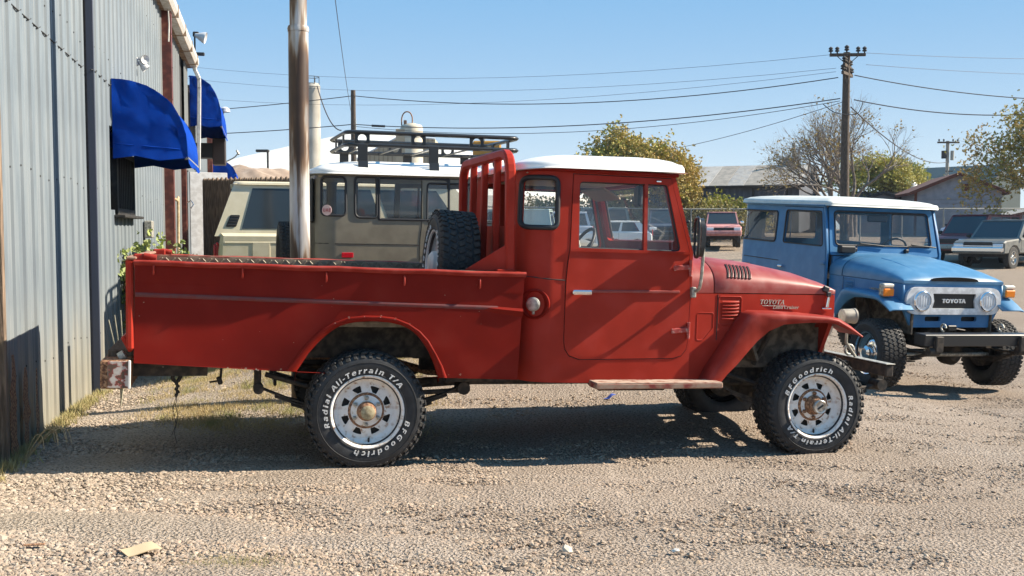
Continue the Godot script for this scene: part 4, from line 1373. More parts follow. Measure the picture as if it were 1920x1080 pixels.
func other_cars():
	# tan wagon by the building
	var T = Transform3D(turn(deg_to_rad(15), .005), V(-3.69, .03, -12.87))
	var r = car("tan_wagon", "cream tan station wagon parked between the building and the olive wagon", "station wagon", T, {
		"paint": M.tan_paint, "top": [.0, .62, .03, 1.20, .06, 1.43, 3.1, 1.43, 3.5, 1.40, 4.5, 1.30, 4.55, .62], "y0": .52, "wx": [1.0, 3.75], "wr": .39, "W": .90, "belt": 1.44, "roof": 2.06, "lean": .14,
		"cab": [-.01, 3.35, .22, 2.85], "wins": [[.085, .345], [.37, .60], [.63, .90]], "nose": 1.1, "tail": 1.15, "bumper": M.chrome, "seams": [1.2, 2.1, 3.0], "handles": [1.35, 2.25], "handle": M.black})
	for s in [1.0, -1.0]:
		var g = G.new()
		g.sheet(rp([.115, 1.50, .235, 1.50, .285, 1.64, .172, 1.64], .015, 3), [], func(p, off): return V(p.x, p.y, s * (.862 - .1754 * (p.y - 1.39) + .008 + off)), .012, [], [], s < 0)
		var vt = part("pillar_vent", g, M.black, r)
		for k in 4: part("vent_slat", boxm(V(.185 + k * .012, 1.52 + k * .033, s * (.868 - .1754 * (.13 + k * .033))), V(.10, .012, .012), .003, Basis(Vector3.BACK, .0)), M.dark, vt)
		part("fuel_door", boxm(V(.52, 1.22, s * .902), V(.20, .20, .008), .003), M.tan_paint, r)
		part("side_crease", boxm(V(1.9, 1.315, s * .898), V(3.6, .022, .014), .005), M.tan_paint, r)
	# pink off-roader head-on
	var pink = mottled(80, [lin(.42, .17, .155), lin(.52, .25, .23)], [.3, .7], .8, .7)
	car("pink_suv", "sun-faded pink off-roader facing the camera beside the chain-link fence", "suv", Transform3D(turn(deg_to_rad(-99)), V(11.0, .60, -54.6)), {
		"paint": pink, "top": [.0, .7, .0, 1.12, 1.6, 1.14, 3.0, 1.14, 4.2, 1.05, 4.28, .98, 4.3, .7], "y0": .58, "wx": [.85, 3.45], "wr": .40, "W": .86, "belt": 1.15, "roof": 1.80, "cab": [.05, 3.0, .15, 2.35],
		"wins": [[.06, .48], [.52, .90]], "nose": .90, "bumper": pink, "mirror": M.chrome, "seams": [2.7, 1.7]})
	# silver pickup and maroon wagon on the right
	var silver = mottled(81, [lin(.13, .13, .12), lin(.175, .172, .155)], [.3, .7], .8, .3)
	var h = Vector3(-.766, 0, .643)
	car("silver_pickup", "silver grey pickup with chrome grille bar and orange corner lamp, seen from the front", "pickup truck", Transform3D(turn(deg_to_rad(-140)), V(17.75, -.03, -39.3) - h * 5.4), {
		"paint": silver, "top": [.0, .75, .0, 1.15, 2.1, 1.16, 4.0, 1.18, 5.2, 1.10, 5.38, 1.02, 5.4, .7], "y0": .60, "wx": [1.2, 4.55], "wr": .44, "W": 1.0, "belt": 1.18, "roof": 1.92, "cab": [2.0, 4.15, 2.2, 3.35],
		"wins": [[.08, .45], [.5, .88]], "nose": .90, "grille_h": .30, "bar": true, "bumper": M.chrome, "rim": M.steel, "seams": [2.05, 3.0, 4.0], "handles": [2.2, 3.15]})
	var maroon = mottled(82, [lin(.13, .018, .02), lin(.19, .028, .028)], [.3, .7], .8, .3)
	car("maroon_suv", "dark maroon family off-roader with tan lower flank behind the silver pickup", "suv", Transform3D(turn(deg_to_rad(-142)), V(17.75, .08, -42.2) - V(-.788, 0, .616) * 4.9), {
		"paint": maroon, "lower": mk(Color(.52, .44, .33)), "top": [.0, .75, .0, 1.15, 2.1, 1.16, 3.5, 1.18, 4.7, 1.12, 4.88, 1.04, 4.9, .7], "y0": .55, "wx": [1.0, 4.05], "wr": .40, "W": .95, "belt": 1.2, "roof": 2.06, "cab": [.1, 3.75, .3, 3.0],
		"wins": [[.06, .3], [.34, .58], [.62, .90]], "nose": .95, "bumper": M.dull_steel, "seams": [1.5, 2.4, 3.4]})
	car("white_van", "small white and blue van in front of the garage, behind the maroon car", "van", Transform3D(turn(deg_to_rad(-150)).scaled_local(V(.78, .78, .78)), V(26.8, .84, -58.0)), {
		"paint": mk(Color(.75, .78, .85)), "top": [.0, .6, .0, 1.05, 3.4, 1.05, 4.2, .92, 4.25, .6], "y0": .45, "wx": [.8, 3.4], "wr": .33, "W": .88, "belt": 1.06, "roof": 1.85, "cab": [.05, 3.7, .15, 2.9], "wins": [[.06, .34], [.38, .62], [.66, .92]], "nose": .72})
	# seen through the red cab's windows
	var hatch = mk(Color(.86, .87, .86))
	car("white_hatchback", "white hatchback seen through the red truck's door window", "hatchback", Transform3D(turn(deg_to_rad(176)), V(6.75, .40, -50.0)), {
		"paint": hatch, "top": [.0, .5, .0, .85, .12, .98, 1.2, 1.0, 2.7, .98, 3.7, .85, 3.78, .5], "y0": .32, "wx": [.72, 3.05], "wr": .31, "W": .82, "belt": .98, "roof": 1.52, "cab": [.10, 3.0, .62, 2.25], "wins": [[.16, .48], [.53, .88]], "nose": .62, "seams": [1.6, 2.7]})
	car("green_grey_suv", "grey green off-roader parked behind the white hatchback", "suv", Transform3D(turn(deg_to_rad(178)), V(6.35, .62, -55.5)), {
		"paint": mk(Color(.42, .46, .45)), "top": [.0, .7, .0, 1.2, 2.6, 1.22, 4.1, 1.1, 4.2, .7], "y0": .55, "wx": [.9, 3.4], "wr": .4, "W": .88, "belt": 1.25, "roof": 2.05, "cab": [.05, 3.0, .22, 2.6], "wins": [[.05, .40], [.44, .68], [.72, .93]], "nose": .9})
	car("dark_pickup", "dark blue grey pickup seen through the red truck's front quarter light", "pickup truck", Transform3D(turn(deg_to_rad(-96)), V(8.15, .58, -55.5)), {
		"paint": mk(Color(.24, .28, .34)), "top": [.0, .7, .0, 1.18, 2.0, 1.2, 3.6, 1.2, 4.9, 1.1, 5.0, .7], "y0": .58, "wx": [1.0, 4.1], "wr": .4, "W": .95, "belt": 1.2, "roof": 1.95, "cab": [2.0, 3.8, 2.2, 3.1], "wins": [[.1, .5], [.54, .88]], "nose": .95})
	car("pale_van", "pale grey green van seen through the red truck's rear corner window", "van", Transform3D(turn(deg_to_rad(172)), V(2.0, .35, -48.0)), {
		"paint": mk(Color(.62, .68, .66)), "top": [.0, .6, .0, 1.15, 3.6, 1.15, 4.6, 1.0, 4.7, .6], "y0": .5, "wx": [1.0, 3.7], "wr": .36, "W": .95, "belt": 1.15, "roof": 2.1, "cab": [.05, 4.0, .2, 3.1], "wins": [[.5, .7], [.73, .93]], "nose": .8})
	car("silver_wagon", "silver wagon with dark windows behind the pale van", "station wagon", Transform3D(turn(deg_to_rad(180)), V(4.05, .55, -52.6)), {
		"paint": mk(Color(.68, .71, .75)), "top": [.0, .6, .0, 1.1, 2.6, 1.1, 4.1, 1.0, 4.2, .6], "y0": .48, "wx": [.9, 3.4], "wr": .36, "W": .88, "belt": 1.1, "roof": 1.85, "cab": [.08, 3.1, .3, 2.5], "wins": [[.05, .36], [.4, .64], [.68, .93]], "nose": .8})

# ------------------------------------------------------------------ terrain
func S(a: float, b: float, v: float) -> float:
	var t = clampf((v - a) / (b - a), 0, 1)
	return t * t * (3 - 2 * t)
func ground_y(x: float, z: float) -> float:
	var d = -z
	var y = .287 - .02 * clampf(x, -6, 6) - .0424 * minf(d, 8)
	if d > 8:
		var t = minf(d, 16) - 8
		y -= .0424 * (t - t * t / 16)
	if d > 16:
		var e = minf(d, 58) - 16
		y += .00066 * e * e
		if d > 58: y += .0554 * 12 * (1 - exp(-(d - 58) / 12))
	y += .34 * S(6.6, 11, d) * (1 - S(1.5, 4.5, x)) * S(-4, -2, x) * (1 - S(14, 24, d))
	return y
func gp(x: float, z: float, up := 0.0) -> Vector3: return V(x, ground_y(x, z) + up, z)

func ground():
	var bump := FastNoiseLite.new(); bump.seed = 3; bump.frequency = .9; bump.fractal_octaves = 4
	var tone := FastNoiseLite.new(); tone.seed = 8; tone.frequency = .35; tone.fractal_octaves = 4
	var rutn := FastNoiseLite.new(); rutn.seed = 19; rutn.frequency = .8; rutn.fractal_octaves = 2
	var xs = []; var zs = []
	var x = -150.0
	while x < 190.0:
		xs.append(x)
		x += .07 if absf(x - 1.0) < 6.5 else .07 + (absf(x - 1.0) - 6.5) * .12
	var d = -12.0
	while d < 420.0:
		zs.append(-d)
		d += .07 if d > 3.0 and d < 14.0 else (.5 if d <= 3.0 else .07 + (d - 14.0) * .06)
	var verts := PackedVector3Array(); var cols := PackedColorArray(); var idx := PackedInt32Array()
	var nx = xs.size()
	for z in zs:
		for xx in xs:
			var amp = .012 * (1.0 - S(14, 40, -z))
			verts.append(V(xx, ground_y(xx, z) + bump.get_noise_2d(xx, z) * amp * 1.6 + rutn.get_noise_2d(xx * .35 + z * .12, z * 1.5) * .022 * (1.0 - S(14, 40, -z)), z))
			var n = tone.get_noise_2d(xx, z) * 1.3
			# pale gravel by the wall, browner dirt to the right and far off, dry grass behind the bed
			var c = Color(.58, .495, .42).lerp(Color(.53, .445, .37), clampf(.5 + n, 0, 1))
			c = c.lerp(Color(.60, .53, .44), S(-.6, -2.6, xx) * .7)
			c = c.lerp(Color(.55, .465, .375), S(16, 40, -z) * .6)
			cols.append(c)
	for j in zs.size() - 1:
		for i in nx - 1:
			var a = j * nx + i
			idx.append_array([a, a + nx, a + 1, a + 1, a + nx, a + nx + 1])
	var st := SurfaceTool.new()
	var arr = []; arr.resize(Mesh.ARRAY_MAX)
	arr[Mesh.ARRAY_VERTEX] = verts; arr[Mesh.ARRAY_COLOR] = cols; arr[Mesh.ARRAY_INDEX] = idx
	var m0 := ArrayMesh.new(); m0.add_surface_from_arrays(Mesh.PRIMITIVE_TRIANGLES, arr)
	st.create_from(m0, 0); st.generate_normals()
	var m := StandardMaterial3D.new()
	m.vertex_color_use_as_albedo = true; m.albedo_color = lin(.68, .67, .66)
	m.albedo_texture = ntex(40, .035, [Color(.66, .64, .62), Color(.92, .91, .90), Color(1, 1, 1), Color(.80, .77, .74)], [.25, .45, .62, .8], 1024, 5)
	m.uv1_triplanar = true; m.uv1_world_triplanar = true; m.uv1_scale = V(.9, .9, .9)
	m.roughness = 1.0; m.metallic_specular = .1
	m.heightmap_enabled = true; m.heightmap_scale = 1.0
	m.heightmap_texture = ntex(41, .06, [Color.BLACK, Color(.35, .35, .35), Color.WHITE], [.25, .5, .75], 1024, 5, FastNoiseLite.TYPE_CELLULAR)
	part("ground", st.commit(), m).set_meta("kind", "structure")

func stone_mesh(sd: int) -> Mesh:
	var r = RandomNumberGenerator.new(); r.seed = sd
	var t = 1.618
	var p = [V(-1, t, 0), V(1, t, 0), V(-1, -t, 0), V(1, -t, 0), V(0, -1, t), V(0, 1, t), V(0, -1, -t), V(0, 1, -t), V(t, 0, -1), V(t, 0, 1), V(-t, 0, -1), V(-t, 0, 1)]
	for i in 12: p[i] = p[i].normalized() * r.randf_range(.36, .58) * V(1.0, .72, .85)
	var f = [0, 11, 5, 0, 5, 1, 0, 1, 7, 0, 7, 10, 0, 10, 11, 1, 5, 9, 5, 11, 4, 11, 10, 2, 10, 7, 6, 7, 1, 8, 3, 9, 4, 3, 4, 2, 3, 2, 6, 3, 6, 8, 3, 8, 9, 4, 9, 5, 2, 4, 11, 6, 2, 10, 8, 6, 7, 9, 8, 1]
	var g = G.new()
	for k in range(0, 60, 3): g.tri(p[f[k]], p[f[k + 1]], p[f[k + 2]])
	return g.done()

func scatter(called: String, mesh: Mesh, mat: Material, xf: Array, cols: Array) -> MultiMeshInstance3D:
	var mm := MultiMesh.new()
	mm.transform_format = MultiMesh.TRANSFORM_3D; mm.use_colors = true; mm.mesh = mesh
	mm.instance_count = xf.size()
	for i in xf.size():
		mm.set_instance_transform(i, xf[i]); mm.set_instance_color(i, cols[i])
	var o := MultiMeshInstance3D.new()
	o.name = called; o.multimesh = mm; o.material_override = mat
	add_child(o, true)
	o.set_meta("kind", "stuff")
	return o

func wall_x(z: float) -> float: return -3.5536 + .2395 * (z + 8.0387)

func gravel():
	var patch := FastNoiseLite.new(); patch.seed = 12; patch.frequency = .8; patch.fractal_octaves = 3
	var rutn := FastNoiseLite.new(); rutn.seed = 19; rutn.frequency = .8; rutn.fractal_octaves = 2
	var fine := FastNoiseLite.new(); fine.seed = 13; fine.frequency = 2.6; fine.fractal_octaves = 2
	var m := StandardMaterial3D.new()
	m.vertex_color_use_as_albedo = true; m.roughness = 1.0; m.metallic_specular = .08; m.albedo_color = lin(.68, .66, .64)
	var pal = [Color(.46, .375, .30), Color(.42, .325, .25), Color(.52, .45, .375), Color(.36, .275, .215), Color(.55, .485, .41), Color(.44, .315, .245), Color(.28, .22, .18), Color(.47, .36, .25)]
	for v in 3:
		var xf = []; var cols = []
		R.seed = 100 + v
		var tries = 0
		while xf.size() < 78000 and tries < 600000:
			tries += 1
			var d = 3.6 + 15.0 * pow(R.randf(), 1.75)
			var x = R.randf_range(-.53, .53) * d
			var z = -d
			if x < wall_x(z) + .02: continue
			var left = S(-.8, -2.6, x)
			var p = patch.get_noise_2d(x, z) + .5 * fine.get_noise_2d(x, z)
			var rut = rutn.get_noise_2d(x * .35 + z * .12, z * 1.5)
			var keep = clampf(.46 + p * 1.4, .10, 1.0) * lerpf(.30, 1.25, S(-.22, .2, rut))
			keep = lerpf(keep, 1.0, left * .7)
			if R.randf() > keep: continue
			# thinner in the dry grass behind the bed
			if x < -1.4 and d > 6.9 and d < 10.5 and x > wall_x(z) + .75 and R.randf() < .75: continue
			var s = .0062 + .019 * pow(R.randf(), 3.4) + (.018 * R.randf() if R.randf() < .035 else 0.0)
			s *= 1.0 + .22 * left
			s *= 1.0 + .25 * S(9, 16, d)
			var b = Basis.from_euler(Vector3(R.randf_range(-.35, .35), R.randf() * TAU, R.randf_range(-.35, .35))).scaled_local(V(s * R.randf_range(.9, 1.5), s * R.randf_range(.55, .9), s * R.randf_range(.9, 1.3)))
			xf.append(Transform3D(b, gp(x, z, s * .06)))
			var c: Color = pal[R.randi() % 8]
			c = c.lerp(Color(.56, .485, .40), left * .55).lerp(Color(.58, .465, .36), (1.0 - left) * .5) * R.randf_range(.8, 1.18)
			cols.append(c)
		scatter("gravel", stone_mesh(20 + v), m, xf, cols)

func blade_mesh() -> Mesh:
	var g = G.new()
	for k in 3:
		var b = Basis(Vector3.UP, k * 2.1)
		var q = V(.35 + .1 * k, 1.0 - k * .15, 0)
		g.tri(b * V(0, 0, -.035), b * V(0, 0, .035), b * (q * V(.4, .55, 1) + V(0, 0, .025)))
		g.tri(b * V(0, 0, -.035), b * (q * V(.4, .55, 1) + V(0, 0, .025)), b * (q * V(.4, .55, 1) - V(0, 0, .025)))
		g.tri(b * (q * V(.4, .55, 1) - V(0, 0, .025)), b * (q * V(.4, .55, 1) + V(0, 0, .025)), b * q)
	return g.done()

func dry_grass():
	var n := FastNoiseLite.new(); n.seed = 31; n.frequency = 1.4; n.fractal_octaves = 3
	var m := StandardMaterial3D.new()
	m.vertex_color_use_as_albedo = true; m.roughness = .9
	m.backlight_enabled = true; m.backlight = Color(.35, .33, .2); m.albedo_color = lin(.75, .75, .75)
	var xf = []; var cols = []
	R.seed = 7
	var put = func(x: float, z: float, h: float, green: float):
		var s = h * R.randf_range(.6, 1.25)
		xf.append(Transform3D(Basis.from_euler(Vector3(R.randf_range(-.5, .5), R.randf() * TAU, R.randf_range(-.5, .5))).scaled_local(V(s, s, s * .7)), gp(x, z)))
		cols.append(Color(.60, .47, .25).lerp(Color(.30, .32, .11), clampf(green + R.randf_range(-.25, .25), 0, 1)) * R.randf_range(.8, 1.2))
	var tries = 0
	while xf.size() < 26000 and tries < 200000:
		tries += 1
		var d = R.randf_range(7.0, 11.5); var z = -d
		var x = R.randf_range(wall_x(z), -.2)
		var k = n.get_noise_2d(x, z)
		var dens = S(wall_x(z) + .35, wall_x(z) + 1.2, x) * (1.0 - S(-1.3, -.3, x)) * (1 - S(10.5, 11.5, d)) * S(7.0, 7.5, d)
		if x < wall_x(z) + .16: dens = .5
		if R.randf() > dens * clampf(.7 + k * 1.6, .05, 1): continue
		put.call(x, z, .042 if dens > .2 else .035, clampf(.12 + n.get_noise_2d(x * 1.7 + 40, z) * 1.3, 0, .9))
	# along the foot of the wall
	for i in 2600:
		var d = 5.0 + 4.6 * R.randf(); var z = -d
		if n.get_noise_2d(d * 3.0, 7.0) < .05 and R.randf() < .9: continue
		put.call(wall_x(z) + .05 + absf(R.randfn(0, .06)), z, .07, .45)
	for i in 500: put.call(-1.12 + R.randfn(0, .12), -4.15 + R.randfn(0, .06), .02, .5)
	scatter("dry_grass", blade_mesh(), m, xf, cols)

# ------------------------------------------------------------------ corrugated building along the left
func rib_profile(w: float) -> Array:
	var o = [Vector2(0, 0)]
	for k in 3:
		var x = .1524 + k * .3048
		o.append_array([Vector2(x - .052, 0), Vector2(x - .042, .017), Vector2(x + .040, .017), Vector2(x + .052, 0)])
		for e in [.110, .196]: if x + e < w - .03: o.append_array([Vector2(x + e - .020, 0), Vector2(x + e - .011, .007), Vector2(x + e + .011, .007), Vector2(x + e + .020, 0)])
	o.append(Vector2(w, 0))
	return o

func panel_mesh(y0: float, y1: float, dirty := true) -> Mesh:
	var g = G.new()
	var pr = rib_profile(.9144)
	var n := FastNoiseLite.new(); n.seed = 77; n.frequency = 2.5
	if dirty:
		g.col = func(p: Vector3) -> Color:
			var t = 1.0 - S(.05, 1.05 + .35 * n.get_noise_1d(p.x), p.y)
			return Color(.70, .70, .70).lerp(Color(1, .80, .58), t)
	else: g.col = func(_p: Vector3) -> Color: return Color(.70, .70, .70)
	var ys = [y0]
	for y in [.15, .35, .6, .85, 1.1, 1.4]: if y > y0 and y < y1: ys.append(y)
	ys.append(y1)
	var rings = []
	for y in ys:
		var ring = []
		for p in pr: ring.append(V(p.x, y, p.y))
		rings.append(ring)
	g.loft(rings, false, false, false, -1)
	return g.done()

func building():
	var B = Transform3D(Basis(V(-.2329, 0, -.9725), V(0, 1, 0), V(.9725, 0, -.2329)), V(-3.5536, 0, -8.0387))
	var root = thing("metal_building", "long pale grey building of corrugated metal sheets along the left edge of the yard", "building", B)
	M.wall.vertex_color_use_as_albedo = true; M.wall_pale.vertex_color_use_as_albedo = true
	var full = panel_mesh(-.25, 4.98); var low = panel_mesh(-.25, 1.70); var high = panel_mesh(2.55, 4.98, false)
	# sheets; those beyond the step stand 7 cm further out
	var s = 1.50 - .9144 * 6
	for k in 6:
		part("wall_panel", full, M.wall, root).transform = at(s + k * .9144, 0, 0)
	for k in 14:
		var x = 1.56 + k * .9144
		var m = M.wall if k < 7 else M.wall_pale
		if k == 1 or k == 2:
			part("wall_panel", low, m, root).transform = at(x, 0, .07)
			part("wall_panel", high, m, root).transform = at(x, 0, .07)
		elif x < 11.6:
			part("wall_panel", full, m, root).transform = at(x, 0, .07)
		elif k == 13:
			part("wall_panel", panel_mesh(2.7, 4.98, false), m, root).transform = at(x - .6, 0, .07)
	var g = G.new()
	g.box(V(1.53, 2.4, .035), V(.03, 5.2, .10), Basis(), .004)
	part("shaded_step_edge", g, plain(lin(.035, .045, .075), .5), root)  # navy colour holds the shade on the step's camera-facing end
	g = G.new()
	g.box(V(-1.0, 2.4, -.14), V(5.0, 5.15, .24)); g.box(V(1.99, 2.4, -.10), V(.95, 5.15, .24)); g.box(V(3.39, .7, -.10), V(1.86, 2.0, .24)); g.box(V(3.39, 3.75, -.10), V(1.86, 2.4, .24))
	g.box(V(8.14, 2.4, -.10), V(7.64, 5.15, .24)); g.box(V(13.2, 3.85, -.10), V(2.46, 2.25, .24)); g.box(V(3.6, 2.0, -2.5), V(3, 4, .1))
	g.box(V(4.5, 4.9, -3.0), V(18, .1, 6.0))
	g.box(V(14.35, 2.4, -3.0), V(.1, 5.1, 6.0)); g.box(V(-3.6, 2.4, -3.0), V(.1, 5.1, 6.0))
	part("wall_core", g, M.dark, root)
	# screw heads
	g = G.new()
	for y in [.55, 1.9, 3.2, 4.4]:
		for k in 60:
			var x = -3.9 + k * .3048 + .02
			if x > 11.5 or (x > 2.4 and x < 4.4 and y > 1.6 and y < 2.6): continue
			g.box(V(x, y + .03 * sin(k * 5.1), .004 if x < 1.5 else .074), V(.014, .014, .008), Basis(), .003)
	part("screws", g, M.dark, root).set_meta("kind", "stuff")
	# torn seam across the near sheets
	for k in 14:
		var x = -1.55 + k * .3048
		if x > 3.0: break
		var zz = 0.0 if x < 1.4 else .07
		part("sheet_lap", tubem([V(x - .10, 2.96 - k * .002, zz + .004), V(x, 2.955, zz + .006), V(x + .11, 2.95, zz + .012), V(x + .17, 2.97, zz + .014)], .006, 5), M.dark, root)
	# rust stains on the near sheets
	R.seed = 17
	for e in [[-1.72, .72, .15], [-1.38, .60, .14], [-1.05, .55, .06]]:
		g = G.new()
		var o := PackedVector2Array()
		for j in 12: o.append(Vector2(e[0] - e[2] * (.3 + .7 * R.randf()) * sin(PI * (j + .6) / 12.5), lerpf(-.1, e[1], j / 11.0)))
		for j in 12: o.append(Vector2(e[0] + e[2] * (.3 + .7 * R.randf()) * sin(PI * (11 - j + .6) / 12.5), lerpf(e[1], -.1, j / 11.0)))
		g.sheet(o, [], func(p, off): return V(p.x, p.y, .0495 + off), .002)
		part("rust_stain", g, M.rust, root)
	# barred window
	var win = node("window", root)
	g = G.new()
	g.sheet(rp([2.70, 1.64, 4.20, 1.64, 4.20, 2.34, 2.70, 2.34], 0), [rp([2.77, 1.72, 4.12, 1.72, 4.12, 2.28, 2.77, 2.28], 0)], func(p, off): return V(p.x, p.y, .110 + off), .10)
	part("frame", g, M.dark, win)
	part("pane", boxm(V(3.41, 2.14, .02), V(1.46, .82, .01)), M.car_glass, win)
	for k in 9: part("bar", tubem([V(2.84 + k * .143, 1.72, .10), V(2.84 + k * .143, 2.30, .10)], .010, 6), M.black, win)
	part("sill", boxm(V(3.41, 1.635, .14), V(1.64, .03, .12), .006), M.dark, win)
	# frame column, eave, gutter, downpipe
	var c = node("steel_column", root)
	g = G.new()
	g.box(V(8.15, 2.35, .15), V(.018, 5.2, .15)); g.box(V(8.33, 2.35, .15), V(.018, 5.2, .15)); g.box(V(8.24, 2.35, .20), V(.19, 5.2, .05), Basis(), .004)
	part("flange", g, M.column, c)
	for k in 9: part("bolt", boxm(V(8.20 + (k % 2) * .08, .5 + k * .5, .228), V(.02, .02, .01), .004), M.dark, c)
	part("soffit", boxm(V(5.0, 4.86, .15), V(18.0, .03, .22)), M.soffit, root)
	g = G.new()
	g.loft([[V(-4.0, 4.90, .10), V(-4.0, 4.84, .14), V(-4.0, 4.84, .25), V(-4.0, 4.92, .30), V(-4.0, 5.02, .30), V(-4.0, 5.02, .27), V(-4.0, 5.0, .10)], [V(13.95, 4.90, .10), V(13.95, 4.84, .14), V(13.95, 4.84, .25), V(13.95, 4.92, .30), V(13.95, 5.02, .30), V(13.95, 5.02, .27), V(13.95, 5.0, .10)]], true, true, true, -1)
	var gu = part("gutter", g, M.gutter, root)
	for k in 8: part("gutter_joint", boxm(V(2.2 + k * 1.6, 4.93, .20), V(.03, .20, .225), .004), M.soffit, gu)
	g = G.new()
	var dp = []
	for p in [V(13.80, 4.9, .22), V(13.80, 4.80, .22), V(13.85, 4.62, .30), V(13.9, 4.45, .30), V(13.9, 2.75, .26)]: dp.append(p)
	for i in dp.size() - 1:
		var dd = dp[i + 1] - dp[i]
		var bb = Basis(V(0, 0, 1).cross(-dd.normalized()).normalized(), -dd.normalized(), V(0, 0, 1))
		bb = Basis(V(1, 0, 0), -dd.normalized(), V(1, 0, 0).cross(-dd.normalized())).orthonormalized()
		g.box((dp[i] + dp[i + 1]) * .5, V(.085, dd.length() + .03, .075), bb, .01)
	part("downpipe", g, M.white_metal, root)
	part("rope", tubem([V(8.0, 4.85, .2), V(8.01, 4.6, .21), V(8.0, 4.35, .2)], .012, 6), M.gutter, root)
	# doorway with its white leaf standing open
	part("door_frame", boxm(V(11.95, 1.3, .09), V(.10, 2.9, .12), .005), M.column, root)
	part("door_recess", boxm(V(12.9, 1.25, -.30), V(2.0, 2.9, .04)), M.black, root)
	g = G.new()
	g.box(V(13.95, 1.30, .45), V(.05, 2.78, .78), Basis(Vector3.UP, .30), .006)
	var leaf = part("door_leaf", g, M.white_metal, root)
	g = G.new()
	for y in [1.75, 1.95]: g.box(V(13.93, y, .80), V(.08, .05, .05), Basis(Vector3.UP, .3), .01)
	g.tube([V(13.92, 1.7, .83), V(13.92, 2.0, .83)], .015, 6)
	part("door_latch", g, M.dull_steel, leaf)
	part("door_hook", tubem([V(11.95, 2.0, .15), V(11.95, 2.05, .22), V(11.95, 1.98, .27), V(11.95, 1.9, .22)], .012, 6), M.chrome, root)
	part("conduit", tubem(smooth_pts([V(8.5, 2.0, .10), V(8.7, 2.0, .16), V(9.6, 1.98, .16), V(9.75, 1.9, .16), V(9.75, .3, .14)], 3), .022, 8), mottled(90, [lin(.35, .24, .12), lin(.5, .4, .25)], [.3, .7], 2.0, .6), root)
	part("meter_box", boxm(V(5.35, 1.50, .14), V(.22, .22, .10), .01), M.dull_steel, root)
	# lower annexe further along
	g = G.new()
	g.box(V(22.2, 1.6, -2.95), V(15.6, 3.6, 5.8)); g.box(V(22.2, 3.9, -2.95), V(15.6, 1.2, 5.8))
	part("annexe_core", g, M.dark, root)
	var an = panel_mesh(-.2, 4.5, false)
	for k in 17: part("wall_panel", an, M.wall, root).transform = at(14.45 + k * .9144, 0, .0)
	part("annexe_eave", boxm(V(22.2, 4.52, .06), V(15.7, .06, .16)), M.gutter, root)
	part("steel_column", boxm(V(22.0, 2.2, .1), V(.2, 4.4, .14), .005), M.column, root)
	# near edge trim with a weathered board
	part("edge_board", boxm(V(-2.02, 1.2, .055), V(.06, 2.6, .05), .004), M.fence_wood, root)
	part("edge_pipe", tubem([V(-2.02, 2.5, .06), V(-2.02, 4.9, .06)], .03, 10), M.wall, root)
	awning("blue_awning", "large blue fabric awning with a scalloped hem above the barred window", B, 2.58, 4.30, 3.03, 2.24, .73, 11)
	awning("blue_awning", "blue awning high on the wall behind the white downpipe", B, 14.15, 17.2, 4.72, 3.68, .64, 12)
	awning("blue_awning", "small blue awning lowest and farthest along the metal building", B, 22.2, 24.6, 3.52, 2.95, .72, 13)
	# fixtures on the wall
	var fl = thing("floodlight", "white twin-head security floodlight on the wall above the first awning", "floodlight", B * Transform3D(Basis().scaled(V(.62, .62, .62)), V(4.9, 3.56, .07)))
	part("base_plate", boxm(V(0, 0, .02), V(.13, .16, .04), .01), M.white_metal, fl)
	for k in 2:
		g = G.new()
		var d = [V(-.75, -.2, .6), V(.1, -.75, .7)][k]
		var hx = at(0, .06 - k * .12, .12, zto(d))
		g.lathe([Vector2(0, -.1), Vector2(.035, -.095), Vector2(.045, -.03), Vector2(.085, .07), Vector2(.09, .11), Vector2(.075, .09), Vector2(0, .06)], 20, hx)
		g.tube([V(0, .05 - k * .1, .03), V(0, .06 - k * .12, .12)], .018, 8)
		part("lamp_head", g, M.white_metal, fl)
	var rl = thing("roof_lamp", "white lamp head and dark camera on a thin mast above the gutter's far end", "floodlight", B * Transform3D(Basis().scaled(V(.78, .78, .78)), V(14.0, 4.85, .22)))
	part("mast", tubem([V(0, 0, 0), V(0, .95, .0)], .022, 8), M.dark, rl)
	g = G.new()
	g.lathe([Vector2(0, -.12), Vector2(.05, -.12), Vector2(.07, -.05), Vector2(.15, .12), Vector2(.155, .17), Vector2(.13, .15), Vector2(0, .08)], 24, at(0, .85, .12, zto(V(-.1, -.25, .9))))
	part("lamp_head", g, M.white_metal, rl)
	part("lamp_bracket", boxm(V(0, .9, .03), V(.05, .14, .16), .02), M.dark, rl)
	part("camera", boxm(V(0, .38, .12), V(.09, .09, .26), .02), M.black, rl)
	part("camera", boxm(V(.02, .30, -.02), V(.08, .14, .1), .02), M.black, rl)
	var bx = thing("wall_box", "dark brown box hanging under the high blue awning", "box", B * at(17.2, 3.35, .55))
	part("housing", boxm(V(0, 0, 0), V(.55, .62, .30), .02), mk(Color(.16, .11, .10)), bx)
	part("bracket", boxm(V(0, .02, -.3), V(.5, .35, .5), .01), M.black, bx)
	var ar = thing("dish_arm", "small grey curved antenna arm sticking out beside the brown box", "antenna", B * at(17.9, 3.2, .62))
	part("arm", tubem(smooth_pts([V(0, -.05, 0), V(0, .0, .12), V(0, .08, .26), V(0, .17, .34)], 4), .016, 7), M.dull_steel, ar)
	part("feed", boxm(V(0, .20, .34), V(.08, .13, .05), .015, Basis(Vector3.RIGHT, -.5)), M.dull_steel, ar)
	part("clamp", boxm(V(0, -.06, -.03), V(.06, .06, .08), .01), M.dull_steel, ar)
	var wl = thing("wall_lamp", "little white lamp on a stalk at the outer edge of the high awning", "lamp", B * at(17.4, 4.25, .66))
